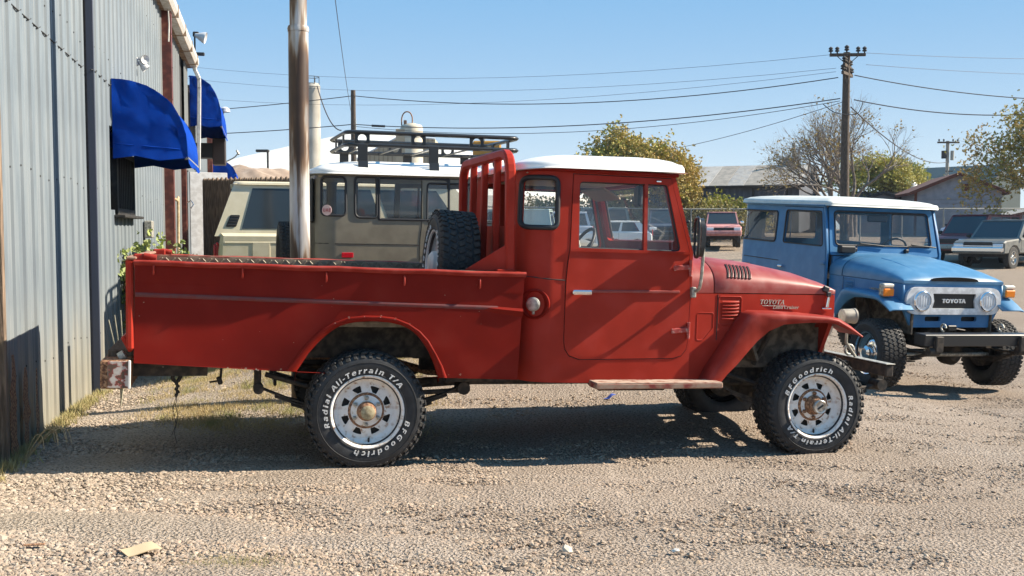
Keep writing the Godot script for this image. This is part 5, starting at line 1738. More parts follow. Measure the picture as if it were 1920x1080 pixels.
	g = G.new(); g.lathe([Vector2(.13, -.02), Vector2(.12, .06), Vector2(.06, .10), Vector2(0, .11)], 20, at(0, .1, .02, Basis(Vector3.RIGHT, -PI / 2)))
	part("shade", g, M.white_metal, wl)
	part("stalk", tubem([V(0, -.25, -.08), V(0, .1, 0)], .018, 6), M.dull_steel, wl)

func awning(called: String, label: String, B: Transform3D, s0: float, s1: float, yt: float, yb: float, out: float, sd: int):
	var root = thing(called, label, "awning", B, "blue awnings on the metal building")
	var n := 14
	var arc = []
	for k in n + 1:
		var a = PI / 2 * k / n
		arc.append(Vector2(.09 + out * pow(sin(a), .92), yb + (yt - yb) * pow(cos(a), .80)))
	var fz := FastNoiseLite.new(); fz.seed = sd; fz.frequency = 1.1
	var m := 10
	var sag = func(s: float, k: int) -> Vector3:
		var u = (s - s0) / (s1 - s0)
		var w = sin(PI * u) * sin(PI * clampf(k / float(n), 0, 1)) * .035 + fz.get_noise_2d(s * 2.0, k * .35) * .018 * sin(PI * clampf(k / float(n), 0, 1))
		return V(s, arc[k].y - w, arc[k].x - w)
	var g = G.new()
	var rings = []
	for i in m + 1:
		var s = lerpf(s0, s1, float(i) / m)
		var r1 = []; var r2 = []
		for k in n + 1: r1.append(sag.call(s, k))
		for k in range(n, -1, -1): r2.append(sag.call(s, k) - V(0, .006, .006))
		rings.append(r1 + r2)
	g.loft(rings, true, true, true, 1)
	part("canopy", g, M.awning, root)
	for s in [s0, s1]:
		var poly := PackedVector2Array()
		for k in n + 1: poly.append(arc[k] * V2(1, 1))
		poly.append(Vector2(.09 + out * .62, yb - .035)); poly.append(Vector2(.09 + out * .3, yb + .012)); poly.append(Vector2(.09, yb - .02))
		g = G.new()
		var xs = []; var ys = []
		for k in 9: xs.append(.09 + out * k / 8.0); ys.append(yb + (yt - yb) * k / 8.0)
		g.sheet(poly, [], func(p, off): return V(s + off + .03 * fz.get_noise_2d(p.x * 3.0, p.y * 3.0) + .03 * (p.y - yb) * (p.x - .09), p.y, p.x), .006, xs, ys)
		part("end_panel", g, M.awning, root)
	# stitched seam across each end
	for s in [s0, s1]:
		var sm = []
		for k in 9:
			var zz = lerpf(.10, .09 + out * .90, k / 8.0)
			var yy = yb + (yt - yb) * .17 - .05 * (k / 8.0)
			sm.append(V(s + .03 * fz.get_noise_2d(zz * 3.0, yy * 3.0) + .03 * (yy - yb) * (zz - .09) + (-.004 if s == s0 else .004), yy, zz))
		part("seam", tubem(sm, .007, 5), M.awning, root)
	# hem with scallops
	g = G.new()
	var a = []; var b = []
	for i in 41:
		var s = lerpf(s0, s1, i / 40.0)
		a.append(V(s, arc[n].y + .004, arc[n].x + .004)); b.append(V(s, arc[n].y - .055 - .022 * absf(sin(i * PI / 4.0)), arc[n].x + .008 + .01 * sin(i * 1.3)))
	g.loft([a, b], false)
	part("hem", g, M.awning, root)
	for s in [s0 + .03, s1 - .03]:
		var bar = []
		for k in n + 1: bar.append(V(s, arc[k].y - .02, arc[k].x - .02))
		part("frame_hoop", tubem(bar, .012, 6), M.dull_steel, root)
	part("frame_bar", tubem([V(s0, yb + .0, .085 + out), V(s1, yb + .0, .085 + out)], .013, 6), M.dull_steel, root)

func V2(x: float, y: float) -> Vector2: return Vector2(x, y)

# ------------------------------------------------------------------ trees and plants
func leaf_mesh() -> Mesh:
	var g = G.new()
	for k in 3:
		var b = Basis.from_euler(Vector3(k * 1.1 + .3, k * 2.2, k * .9))
		var o = b * V(.35, .1, 0)
		for s in [1.0, -1.0]:
			g.tri(o + b * V(0, -.5, 0), o + b * V(.26 * s, 0, .08), o + b * V(0, .5, 0))
	return g.done()

var tips := []
func branch(g: G, p: Vector3, d: Vector3, L: float, r: float, lev: int, P: Dictionary):
	var n := 4
	var pts = [p]; var rs = [r]
	var q = p; var dd = d
	for k in n:
		dd = (dd + Vector3(R.randfn(0, .13), R.randfn(0, .08) + P.get("up", .05), R.randfn(0, .13))).normalized()
		q += dd * L / n
		pts.append(q); rs.append(r * (1.0 - P.get("taper", .45) * (k + 1) / n))
		if lev <= P.leaf_from: tips.append(q)
	g.tube(pts, rs, 7 if lev > 2 else (5 if lev > 0 else 3), false, false)
	if lev == 0: return
	var c = R.randi_range(P.kids[0], P.kids[1])
	var off = R.randf() * TAU
	for i in c:
		var a = off + TAU * i / c + R.randfn(0, .3)
		var spread = P.spread * R.randf_range(.6, 1.25)
		var side = dd.cross(V(.3, .1, .9)).normalized().rotated(dd, a)
		var nd = (dd * cos(spread) + side * sin(spread)).normalized()
		var f = 1.0 if i < c - 1 or lev < 2 else .62
		branch(g, pts[n] if i < c * .7 else pts[n - 1], nd, L * P.shrink * R.randf_range(.8, 1.15), rs[n] * R.randf_range(.68, .85), lev - 1, P)

func tree(called: String, label: String, pos: Vector3, P: Dictionary):
	R.seed = P.seed
	tips = []
	var g = G.new()
	var root = thing(called, label, P.get("category", "tree"), Transform3D(Basis(), pos), P.get("group", ""))
	for k in P.get("stems", 1):
		var d = V(R.randfn(0, P.get("splay", .05)), 1, R.randfn(0, P.get("splay", .05))).normalized()
		branch(g, V(R.randfn(0, .08) * (P.get("stems", 1) - 1), -.1, 0), d, P.trunk, P.r, P.levels, P)
	var top := .1
	for t in tips: top = maxf(top, t.y)
	var sc: float = P.h / top
	part("trunk", g, P.get("bark", M.bark), root).scale = V(sc, sc, sc)
	var xf = []; var cols = []
	var n := FastNoiseLite.new(); n.seed = P.seed; n.frequency = P.get("clump", .45)
	for i in P.leaves:
		var t: Vector3 = tips[R.randi() % tips.size()]
		var k = n.get_noise_3dv(t)
		if k < P.get("bare", -1.0) and R.randf() < .92: continue
		t = t * sc + Vector3(R.randfn(0, 1), R.randfn(0, 1), R.randfn(0, 1)) * P.get("fuzz", .3)
		var s = P.size * R.randf_range(.6, 1.3)
		xf.append(Transform3D(Basis.from_euler(Vector3(R.randf() * TAU, R.randf() * TAU, R.randf() * TAU)).scaled_local(V(s, s, s)), t))
		var c: Color = P.cols[R.randi() % P.cols.size()]
		var c2: Color = P.cols[0 if k > 0.05 else P.cols.size() - 1]
		cols.append(c.lerp(c2, .55) * R.randf_range(.75, 1.2))
	var mm := MultiMesh.new()
	mm.transform_format = MultiMesh.TRANSFORM_3D; mm.use_colors = true; mm.mesh = cached("leaf", leaf_mesh)
	mm.instance_count = xf.size()
	for i in xf.size():
		mm.set_instance_transform(i, xf[i]); mm.set_instance_color(i, cols[i])
	var o := MultiMeshInstance3D.new()
	o.name = "crown"; o.multimesh = mm; o.material_override = M.leaf
	root.add_child(o, true)
	o.set_meta("kind", "stuff")

func plants():
	M.leaf = StandardMaterial3D.new()
	M.leaf.vertex_color_use_as_albedo = true; M.leaf.albedo_color = lin(.8, .8, .8); M.leaf.roughness = .7
	M.leaf.backlight_enabled = true; M.leaf.backlight = Color(.55, .55, .35)
	var yg = [Color(.44, .41, .08), Color(.56, .45, .09), Color(.34, .35, .09), Color(.50, .34, .10)]
	tree("leafy_tree", "broad yellow-green tree rising behind the red truck's white roof", gp(7.6, -60.0), {"h": 6.6, "seed": 3, "levels": 5, "trunk": 1.5, "r": .19, "kids": [3, 4], "spread": .58, "shrink": .76, "leaf_from": 2, "leaves": 15000, "size": .19, "cols": yg, "fuzz": .30, "stems": 2, "splay": .12, "bare": -.28})
	tree("leafy_tree", "orange-yellow smaller tree at the right flank of the broad yellow-green tree", gp(9.0, -59.0), {"h": 4.4, "seed": 9, "levels": 4, "trunk": 1.3, "r": .13, "kids": [3, 4], "spread": .5, "shrink": .78, "leaf_from": 2, "leaves": 5200, "size": .17, "cols": [Color(.46, .35, .08), Color(.40, .34, .07), Color(.46, .29, .09)], "fuzz": .28, "stems": 2, "splay": .15, "bare": -.3})
	tree("leafy_tree", "olive tree low behind the roof rack side of the broad yellow-green tree", gp(6.2, -61.0), {"h": 4.8, "seed": 14, "levels": 4, "trunk": 1.3, "r": .13, "kids": [3, 4], "spread": .55, "shrink": .78, "leaf_from": 2, "leaves": 5200, "size": .18, "cols": [Color(.30, .26, .06), Color(.26, .25, .06), Color(.42, .28, .08)], "fuzz": .28, "stems": 2, "splay": .2, "bare": -.3})
	tree("bare_tree", "large nearly leafless tree behind the tall wooden power pole", gp(21.0, -63.0), {"h": 9.0, "seed": 21, "bark": M.pale_bark, "levels": 6, "trunk": 1.9, "r": .19, "taper": .28, "kids": [3, 3], "spread": .44, "shrink": .77, "leaf_from": 2, "leaves": 3600, "size": .13, "cols": [Color(.42, .29, .10), Color(.36, .27, .09)], "fuzz": .2, "stems": 4, "splay": .34, "bare": .12, "up": .03})
	tree("leafy_tree", "bright yellow-green tree beyond the low roofs, between bare tree and garage", gp(27.5, -78.0), {"h": 5.6, "seed": 33, "levels": 5, "trunk": 1.3, "r": .16, "kids": [3, 4], "spread": .55, "shrink": .72, "leaf_from": 2, "leaves": 8000, "size": .22, "cols": [Color(.46, .42, .09), Color(.38, .36, .09), Color(.52, .45, .13)], "fuzz": .32, "stems": 2, "splay": .3, "bare": -.4})
	tree("leafy_tree", "small green tree beside the short dark pole", gp(33.0, -88.0), {"h": 5.6, "seed": 35, "levels": 4, "trunk": 1.7, "r": .14, "kids": [3, 4], "spread": .5, "shrink": .74, "leaf_from": 2, "leaves": 4200, "size": .22, "cols": [Color(.20, .26, .07), Color(.30, .33, .10)], "fuzz": .3, "bare": -.4})
	tree("leafy_tree", "big tree with thinning green and gold leaves beside the garage, cut by the picture edge", gp(26.1, -46.5), {"h": 8.9, "seed": 44, "levels": 5, "trunk": 1.1, "r": .15, "kids": [3, 4], "spread": .50, "shrink": .82, "leaf_from": 3, "leaves": 34000, "size": .125, "stems": 3, "splay": .28, "cols": [Color(.42, .36, .08), Color(.54, .39, .09), Color(.32, .30, .08), Color(.50, .31, .11)], "fuzz": .26, "bare": -.18, "up": .03})
	tree("bush", "yellow-green bush in front of the dark barn wall", gp(12.1, -60.0), {"category": "bush", "h": 2.6, "seed": 51, "levels": 3, "trunk": .85, "r": .05, "kids": [3, 4], "spread": .5, "shrink": .75, "leaf_from": 2, "leaves": 1500, "size": .17, "cols": [Color(.48, .44, .06), Color(.38, .38, .06)], "fuzz": .18, "stems": 4, "splay": .3})
	tree("bush", "rusty gold shrub row beside the bush at the fence", gp(13.6, -60.5), {"category": "bush", "h": 1.5, "seed": 52, "levels": 3, "trunk": .45, "r": .04, "kids": [3, 4], "spread": .7, "shrink": .8, "leaf_from": 2, "leaves": 1500, "size": .15, "cols": [Color(.46, .30, .10), Color(.42, .35, .11)], "fuzz": .25, "stems": 6, "splay": .7})
	for k in 5:
		tree("bush", ["straw-coloured scrub behind the pink off-roader", "brown scrub left of the pink off-roader, by the fence", "olive scrub behind the white hatchback", "pale scrub behind the dark pickup, by the fence", "green scrub behind the pale van"][k], gp([11.8, 9.2, 5.4, 7.4, 2.2][k], -59.0 - k * .3), {"category": "bush", "group": "scrub along the chain-link fence", "h": 2.0 + .3 * (k % 3), "seed": 60 + k, "levels": 3, "trunk": .5, "r": .04, "kids": [3, 4], "spread": .65, "shrink": .8, "leaf_from": 2, "leaves": 1500, "size": .16, "cols": [Color(.38, .31, .12), Color(.28, .26, .10)], "fuzz": .3, "stems": 6, "splay": .6})
	# shrub at the foot of the metal wall, behind the tailgate
	tree("shrub", "leafy light green shrub against the metal wall behind the truck's tailgate", V(-3.93, -.08, -11.3), {"category": "shrub", "h": 1.45, "seed": 70, "levels": 3, "trunk": .52, "r": .018, "kids": [3, 4], "spread": .30, "shrink": .72, "leaf_from": 2, "leaves": 2200, "size": .075, "cols": [Color(.36, .42, .14), Color(.46, .50, .24), Color(.24, .32, .09)], "fuzz": .07, "stems": 6, "splay": .07})
	# dead weed stalk by the wall
	var w = thing("dead_weed", "dry bent weed stalk leaning from the foot of the wall", "weed", Transform3D(Basis(), gp(-2.94, -6.12)).scaled_local(V(.6, .6, .6)))
	R.seed = 5
	for k in 7:
		var a = V(.25 + R.randf() * .25, .3 + R.randf() * .12, .1 * R.randfn(0, 1))
		var pts = smooth_pts([V(0, 0, 0), a * V(.4, .55, .5), a * V(.8, .95, 1), a * V(1.05, .95, 1.1), a * V(1.15, .6, 1.2)], 4)
		part("stalk", tubem(pts, .0035, 4), mottled(91, [lin(.30, .22, .12), lin(.5, .42, .27)], [.3, .7], 4.0, .9), w)
	var t = thing("thistle", "thin pale weed standing behind the rear bumper", "weed", Transform3D(Basis(), gp(-3.25, -8.5)))
	for k in 4:
		part("stalk", tubem([V(0, 0, 0), V(.02 * k, .35, .02), V(.05 * (k - 1.5), .72 + .04 * k, .03)], .004, 4), mottled(92, [lin(.35, .33, .24), lin(.5, .48, .38)], [.3, .7], 4.0, .9), t)

# ------------------------------------------------------------------ poles and wires
func wire(label: String, a: Vector3, b: Vector3, sag: float, r: float):
	var pts = []
	for k in 25:
		var t = k / 24.0
		pts.append(a.lerp(b, t) - V(0, sag * 4.0 * t * (1 - t), 0))
	tag(part("power_line", tubem(pts, r, 5), M.wire), label, "power line", "overhead wires")

func insulator(parent: Node, p: Vector3, k := 1.0):
	var g = G.new()
	g.lathe([Vector2(0, -.02), Vector2(.03, -.02), Vector2(.03, .06), Vector2(.09, .08), Vector2(.09, .12), Vector2(.04, .15), Vector2(.085, .17), Vector2(.085, .21), Vector2(.03, .26), Vector2(0, .27)], 10, Transform3D(Basis(Vector3.RIGHT, -PI / 2).scaled(V(k, k, k)), p))
	part("insulator", g, M.dark, parent)

func poles():
	# bare steel pole behind the bed
	var b = gp(-1.72, -8.35)
	var root = thing("steel_pole", "tall rust-streaked white steel pole standing right behind the red truck's bed", "pole", Transform3D(Basis(), b))
	part("shaft", tubem([V(0, -.1, 0), V(.01, 3.02, 0)], .0795, 28), M.pole, root)
	part("collar", tubem([V(.01, 2.99, 0), V(.01, 3.015, 0), V(.01, 3.035, 0)], [.083, .086, .080], 28), M.pole, root)
	part("upper_shaft", tubem([V(.01, 3.02, 0), V(.03, 5.4, 0)], .068, 28), M.pole, root)
	# tall power pole
	var p0 = gp(14.45, -45.0)
	var H = 9.12 - p0.y
	var pp = thing("power_pole", "tall dark wooden power pole with stacked crossarms behind the blue wagon", "utility pole", Transform3D(Basis(Vector3.UP, .0), p0))
	part("shaft", tubem([V(.05, -.2, 0), V(.0, H * .5, 0), V(0, H, 0)], [.21, .18, .145], 14), M.wood, pp)
	for e in [[H - .12, .95, -.42, 0.0], [H - .62, .85, .70, .12], [H - .95, .85, .62, -.15]]:
		var arm = node("crossarm", pp, Transform3D(Basis(Vector3.UP, e[2] + .35), V(0, e[0], .12)))
		part("beam", boxm(V(0, 0, 0), V(e[1] * 1.6, .13, .11), .01), M.wood, arm)
		for x in [-1.0, -.62, .62, 1.0]: insulator(arm, V(x * e[1] * .75, .06, 0), 1.1)
		part("brace", tubem([V(-.5, 0, 0), V(0, -.45, .0), V(.5, 0, 0)], .02, 5), M.dark, arm)
	insulator(pp, V(0, H, 0), 1.2)
	part("jumper", tubem(smooth_pts([V(-1.0, H - 2.2, 0), V(-.5, H - 2.6, .2), V(.4, H - 2.65, .2), V(.75, H - 2.1, 0)], 5), .02, 5), M.wire, pp)
	# bare wooden pole behind the olive wagon
	var p1 = gp(-8.4, -55.0)
	var wp = thing("wooden_pole", "plain wooden pole rising behind the roof rack, without crossarms", "utility pole", Transform3D(Basis(), p1))
	var H1 = 8.84 - p1.y
	part("shaft", tubem([V(0, -.2, 0), V(0, H1, 0)], [.17, .125], 12), M.wood, wp)
	part("conduit", tubem([V(.14, 0, .05), V(.12, H1 - 1.5, .05)], .04, 6), M.dull_steel, wp)
	# far pole with transformer cans
	var p2 = gp(42.0, -100.0)
	var fp = thing("power_pole", "distant pole with one crossarm and two transformer cans above the garage roof", "utility pole", Transform3D(Basis(), p2))
	var H2 = 10.0 - p2.y
	part("shaft", tubem([V(0, 0, 0), V(0, H2, 0)], .16, 10), M.concrete, fp)
	part("crossarm", boxm(V(0, H2 - .15, .15), V(2.1, .16, .14), .01), M.wood, fp)
	for x in [-.9, -.45, .45, .9]: insulator(fp, V(x, H2 - .08, .15), 1.0)
	for x in [-.42, .38]: part("transformer", tubem([V(x, H2 - 1.85 + absf(x - .38) * .2, .2), V(x, H2 - .95, .2)], .24 if x < 0 else .17, 12), M.dark if x < 0 else M.dull_steel, fp)
	part("arm_bracket", boxm(V(.15, H2 - 2.9, .1), V(.7, .10, .1)), M.wood, fp)
	var p3 = gp(35.8, -90.0)
	var sp = thing("short_pole", "short dark pole between the small green tree and the far power pole", "utility pole", Transform3D(Basis(), p3))
	part("shaft", tubem([V(0, 0, 0), V(0, 6.5 - p3.y, 0)], .22, 10), M.wood, sp)
	var lp = gp(-21.2, -90.0)
	var sl = thing("street_lamp", "small dark lamp post beyond the dirt mound", "street lamp", Transform3D(Basis(), lp))
	part("shaft", tubem([V(0, 0, 0), V(0, 8.3 - lp.y, 0)], .09, 8), M.dark, sl)
	part("lamp_head", boxm(V(-.45, 8.3 - lp.y, 0), V(1.1, .22, .5), .04), M.dark, sl)
	# wires
	var A = V(14.45, 0, -45); var W0 = V(-8.4, 0, -55)
	wire("upper dark wire sagging from the plain wooden pole to the tall power pole", V(-8.4, 8.55, -55), V(14.1, 8.05, -45), .75, .022)
	wire("pair of middle wires, the upper, between wooden pole and tall power pole", V(-8.4, 7.05, -55), V(14.2, 7.15, -45), .62, .024)
	wire("pair of middle wires, the lower and thinner, between wooden pole and tall power pole", V(-8.4, 6.95, -55), V(14.2, 7.05, -45), .82, .014)
	wire("upper wire running left from the plain wooden pole past the steel pole", V(-8.4, 8.55, -55), V(-27, 7.7, -58), .25, .022)
	wire("lower wire running left from the plain wooden pole past the steel pole", V(-8.4, 7.05, -55), V(-27, 6.7, -58), .25, .024)
	wire("wire sloping down from the tall power pole to the right edge, upper", V(14.8, 8.15, -45), V(27, 7.3, -47), .3, .022)
	wire("wire dipping from the tall power pole to the right edge, lower", V(14.8, 7.1, -45), V(27, 7.1, -47), .55, .024)
	wire("thin service wire falling from the tall power pole to the far right roofs", V(15.0, 6.9, -46), V(42, 8.0, -100), .9, .03)
	for k in 3:
		wire(["faint high wire, topmost, crossing the sky to the left", "faint high wire, second from the top, crossing the sky to the left", "faint high wire, third from the top, crossing the sky to the left"][k], V(14.0, [9.05, 8.45, 8.3][k], -45), V(-45, [18.2, 17.3, 15.4][k] * 1.0, -82), 2.6, .008)
	for k in 2:
		wire(["faint wire running right from the pole top, upper", "faint wire running right from the pole top, lower"][k], V(15.3, [9.1, 8.6][k], -45), V(60, [15.2, 13.6][k], -72), .9, .009)
	wire("thin wire falling steeply from the top of the picture to the wooden pole", V(-3.9, 7.9, -22), V(-8.5, 7.6, -55), .3, .011)
	wire("cable looping down from the silo top towards the wooden pole", V(-27.9, 22.0, -149), V(-24, 15.4, -146), 1.6, .09)
	wire("thin line below the middle wires, right of the bare tree", V(8, 5.9, -60), V(14.3, 7.0, -45), .2, .014)
	var sp2 = thing("cable_splice", "black cable splice on the middle wire right of the wooden pole", "cable splice", Transform3D(Basis(), V(-7.0, 6.92, -54.4)))
	part("sleeve", tubem([V(-.35, .0, .0), V(.35, -.03, 0)], .06, 8), M.black, sp2)

# ------------------------------------------------------------------ far buildings and works
func gable(called: String, label: String, category: String, T: Transform3D, w: float, L: float, h: float, rise: float, over: float, wall: Material, roof: Material, trim: Material, ribs := 0) -> Node3D:
	# ridge along z, gable ends at z = 0 and z = -L, x across
	var root = thing(called, label, category, T)
	var g = G.new()
	var o = pv([-w / 2, -.6, w / 2, -.6, w / 2, h, 0, h + rise, -w / 2, h])
	var rings = []
	for z in [0.0, -L]:
		var ring = []
		for p in o: ring.append(V(p.x, p.y, z))
		rings.append(ring)
	g.loft(rings, true, false, false, -1)
	g.sheet(o, [], func(p, off): return V(p.x, p.y, 0), 0.0); g.sheet(o, [], func(p, off): return V(p.x, p.y, -L), 0.0)
	part("wall", g, wall, root)
	var sl = atan2(rise, w / 2); var len = (w / 2 + over) / cos(sl)
	for s in [1.0, -1.0]:
		var c = V(s * (w / 2 + over) / 2, h + rise - (w / 2 + over) / 2 * tan(sl) + .07, -L / 2)
		var b = Basis(Vector3.BACK, -s * sl)
		var rf = part("roof", boxm(c, V(len, .10, L + over * 2), .01, b), roof, root)
		part("fascia", boxm(c + b * V(0, -.03, L / 2 + over + .02), V(len, .2, .05), .005, b), trim, rf)
		part("eave_board", boxm(c + b * V(s * len / 2, -.04, 0), V(.05, .18, L + over * 2), .005, b), trim, rf)
		if ribs > 0:
			for k in ribs: part("roof_sheet", boxm(c + b * V(0, .06, -L / 2 + L * (k + .5) / ribs), V(len, .03, L / ribs * .96), .004, b), [roof, M.roof_b, M.roof_c][(k * 7 + (k / 3)) % 3], rf)
	return root

func far_things():
	M.roof_a = mottled(100, [lin(.26, .25, .23), lin(.36, .34, .31), lin(.30, .24, .18)], [.3, .6, .85], .25, .7)
	M.roof_b = mottled(101, [lin(.30, .28, .25), lin(.40, .37, .33)], [.3, .7], .25, .7)
	M.roof_c = mottled(102, [lin(.22, .20, .17), lin(.33, .29, .24)], [.3, .7], .25, .75)
	var barnw = mottled(103, [lin(.05, .058, .075), lin(.085, .095, .12)], [.3, .7], .3, .8, 0.0, .01, 0.0, false, V(2, .4, 2))
	var bluew = mottled(104, [lin(.20, .22, .26), lin(.25, .27, .31)], [.3, .7], .3, .8)
	var browntrim = mk(Color(.36, .20, .15), .8)
	# barn
	var barn = gable("barn", "large old barn with weathered sheet-metal roof and dark walls behind the fence", "barn", Transform3D(Basis(Vector3.UP, deg_to_rad(66)), gp(21.2, -74.0)), 8.6, 11.0, 3.2, 1.5, .35, barnw, M.roof_a, M.dark, 9)
	for k in 5: part("wall_post", boxm(V(-4.32, 1.3, -.8 - k * 2.3), V(.06, 3.9, .14), .005), M.dark, barn)
	part("barn_door", boxm(V(-4.34, 1.3, -7.2), V(.05, 2.6, 1.6), .01), M.dark, barn)
	part("flue", tubem([V(-2.4, 3.5, -8.2), V(-2.4, 4.95, -8.2)], .11, 10), M.dark, barn)
	part("vent_box", boxm(V(.3, 5.0, -1.4), V(.9, .7, .9), .03), M.dull_steel, barn)
	part("flue", tubem([V(.2, 5.2, -1.1), V(.2, 6.4, -1.1)], .12, 10), M.concrete, barn)
	var low = gable("low_shed", "low blue grey shed with plain gable beside the barn, behind the bare tree", "shed", Transform3D(Basis(Vector3.UP, deg_to_rad(-20)), gp(25.3, -70.5)), 5.6, 7.0, 1.75, .95, .2, bluew, M.roof_c, M.dark)
	part("window", boxm(V(1.6, 1.4, .02), V(.7, .8, .05), .01), M.car_glass, low)
	var hs = gable("grey_roof_house", "low house with pale grey shingle roof and a roof vent, left of the garage", "house", Transform3D(Basis(Vector3.UP, deg_to_rad(75)), gp(33.5, -76.0)), 6.0, 8.0, 1.4, 1.5, .3, bluew, mk(Color(.52, .53, .55), .9), M.dark)
	part("roof_vent", tubem([V(-.4, 2.6, -4.0), V(-.4, 3.5, -4.0), V(-.4, 3.75, -4.0)], [.45, .45, .2], 12), M.white_metal, hs)
	var ga = gable("garage", "blue grey garage with brown-trimmed gable and small attic vent, behind the parked cars", "garage", Transform3D(Basis(Vector3.UP, deg_to_rad(-12)), gp(27.6, -64.0)), 5.0, 8.0, 2.75, 1.05, .38, bluew, browntrim, browntrim)
	part("attic_vent", boxm(V(.42, 3.0, .02), V(.42, .42, .06), .01), browntrim, ga)
	part("corner_board", boxm(V(-2.48, 1.1, .02), V(.16, 3.3, .06), .005), browntrim, ga)
	part("siding_line", boxm(V(0, .5, .015), V(4.9, .03, .03), .003), M.dark, ga)
	for k in 10: part("siding_board", boxm(V(0, .05 + k * .26, .018), V(4.8, .235, .022), .004, Basis(Vector3.RIGHT, -.03)), bluew, ga)
	var ex = gable("garage_extension", "pale blue lean building with a red door post at the right edge, beside the garage", "building", Transform3D(Basis(Vector3.UP, deg_to_rad(-12)), gp(33.2, -64.5)), 4.2, 6.0, 1.15, .5, .2, bluew, M.roof_a, browntrim)
	part("door", boxm(V(-1.55, .45, .04), V(.5, 1.7, .06), .01), mk(Color(.42, .14, .14)), ex)
	var gh = gable("green_house", "dark green two-storey house end showing above the garage roof", "house", Transform3D(Basis(Vector3.UP, deg_to_rad(40)), gp(51.5, -108.0)), 7.0, 9.0, 4.8, 1.9, .3, mk(Color(.22, .26, .25)), mk(Color(.25, .29, .28)), M.dark)
	part("window", boxm(V(-1.0, 4.0, .03), V(1.0, 1.3, .06), .02), M.car_glass, gh)
	# chain-link fence across the yard
	var ch = thing("chain_link_fence", "chain-link fence with pale posts running behind the parked cars", "fence", Transform3D(Basis(), V(0, 0, 0)))
	var x = -2.0
	while x < 34.0:
		var p = gp(x, -57.6 - (x - 8) * .05)
		part("post", tubem([p, p + V(0, 1.85, 0)], .045, 8), M.dull_steel, ch)
		x += 2.4
	part("top_rail", tubem([gp(-2, -57.1, 1.82), gp(10, -57.7, 1.82), gp(22, -58.3, 1.82), gp(34, -58.9, 1.82)], .035, 6), M.dull_steel, ch)
	var g = G.new()
	for k in 240:
		var xx = -2.0 + k * .15
		for s in [1.0, -1.0]:
			var a = gp(xx, -57.6 - (xx - 8) * .05, .05); var b = gp(xx + s * 1.7, -57.6 - (xx + s * 1.7 - 8) * .05, 1.8)
			g.sg(-1)
			g.quad(a, a + V(.010, 0, 0), b + V(.010, 0, 0), b); 
	part("mesh", g, M.dull_steel, ch).set_meta("kind", "stuff")
	# brown picket fence beyond the metal building, rounded tops
	var pf = thing("wooden_fence", "tall brown picket fence with rounded tops behind the cream wagon", "fence")
	for k in 44:
		var t = k / 43.0
		var p = V(lerpf(-6.3, -3.75, t), 0, lerpf(-21.2, -19.0, t))
		var gy = ground_y(p.x, p.z)
		var top = lerpf(2.52, 2.44, t) + .02 * sin(k * 3.3)
		part("picket", tubem([V(p.x, gy - .1, p.z), V(p.x, top - .03, p.z), V(p.x, top, p.z), V(p.x, top + .022, p.z)], [.040, .040, .030, .008], 8), M.fence_wood, pf)
	for y in [.8, 2.1]: part("rail", boxm(V(-5.05, y, -20.22), V(3.4, .09, .05), .005, Basis(Vector3.UP, -atan2(2.2, 2.55))), M.fence_wood, pf)
	# dirt mound
	var mg = G.new()
	var nn := FastNoiseLite.new(); nn.seed = 4; nn.frequency = .12; nn.fractal_octaves = 4
	var rows = []
	for j in 33:
		var row = []
		for i in 49:
			var u = i / 48.0 * 2 - 1; var v = j / 32.0 * 2 - 1
			var e = maxf(0, 1 - u * u - v * v)
			var px = -20.5 + u * 8.5; var pz = -84.0 + v * 9.0
			row.append(V(px, ground_y(px, pz) - .5 + 5.0 * pow(e, .5) + nn.get_noise_2d(px * .9, pz * .9) * 1.5 * e, pz))
		rows.append(row)
	mg.loft(rows, false, false, false, 1)
	part("dirt_hill", mg, mottled(105, [lin(.24, .17, .12), lin(.36, .27, .20)], [.3, .7], .15, .95)).set_meta("kind", "structure")
	# works beyond: white dome, ribbed tan hall, silo, tank, yellow hopper
	var d = thing("white_dome", "huge white dome-shaped storage cover on the skyline, behind the wagons", "storage dome", Transform3D(Basis(), V(-25.5, 0, -190)))
	g = G.new()
	var pr = []
	for k in 13:
		var a = PI / 2 * k / 12
		var rr = 54.0 * (1.0 - k / 12.0)
		pr.append(Vector2(rr, 19.9 - sqrt(rr * rr + 9.0) * .262 + .4))
	pr.insert(0, Vector2(54.0, 0))
	g.lathe(pr, 64, Transform3D(Basis(Vector3.RIGHT, -PI / 2), Vector3.ZERO))
	part("cover", g, mottled(106, [lin(.66, .62, .54), lin(.74, .71, .64)], [.3, .7], .05, .7), d)
	var th = thing("ribbed_hall", "tan ribbed metal hall with a slanting roofline below the white tank", "industrial building", Transform3D(Basis(), V(-24.0, 0, -135)))
	g = G.new()
	var rw = pv([0, 0, 14, 0, 14, 13.2, 9.5, 13.6, 0, 8.6])
	g.sheet(rw, [], func(p, off): return V(p.x, p.y, off), 6.0)
	part("wall", g, mk(Color(.66, .60, .50), .8), th)
	for k in 24:
		var xx = .3 + k * .58
		var yy = minf(lerpf(8.6, 13.6, xx / 9.5), lerpf(13.6, 13.2, (xx - 9.5) / 4.5) if xx > 9.5 else 99.0)
		part("wall_rib", boxm(V(xx, yy / 2, .06), V(.16, yy, .12)), mk(Color(.55, .49, .40), .8), th)
	part("roof_edge", tubem([V(0, 8.65, 0), V(9.5, 13.65, 0), V(14, 13.25, 0)], .14, 6), M.white_metal, th)
	var si = thing("concrete_silo", "tall narrow concrete silo with a railing on top, just right of the steel pole", "silo", Transform3D(Basis(), V(-28.9, 0, -150)))
	part("shaft", tubem([V(0, 0, 0), V(0, 22.0, 0)], 1.22, 24), M.concrete, si)
	part("cap", tubem([V(0, 22.0, 0), V(0, 22.5, 0)], [1.3, 1.0], 24), M.concrete, si)
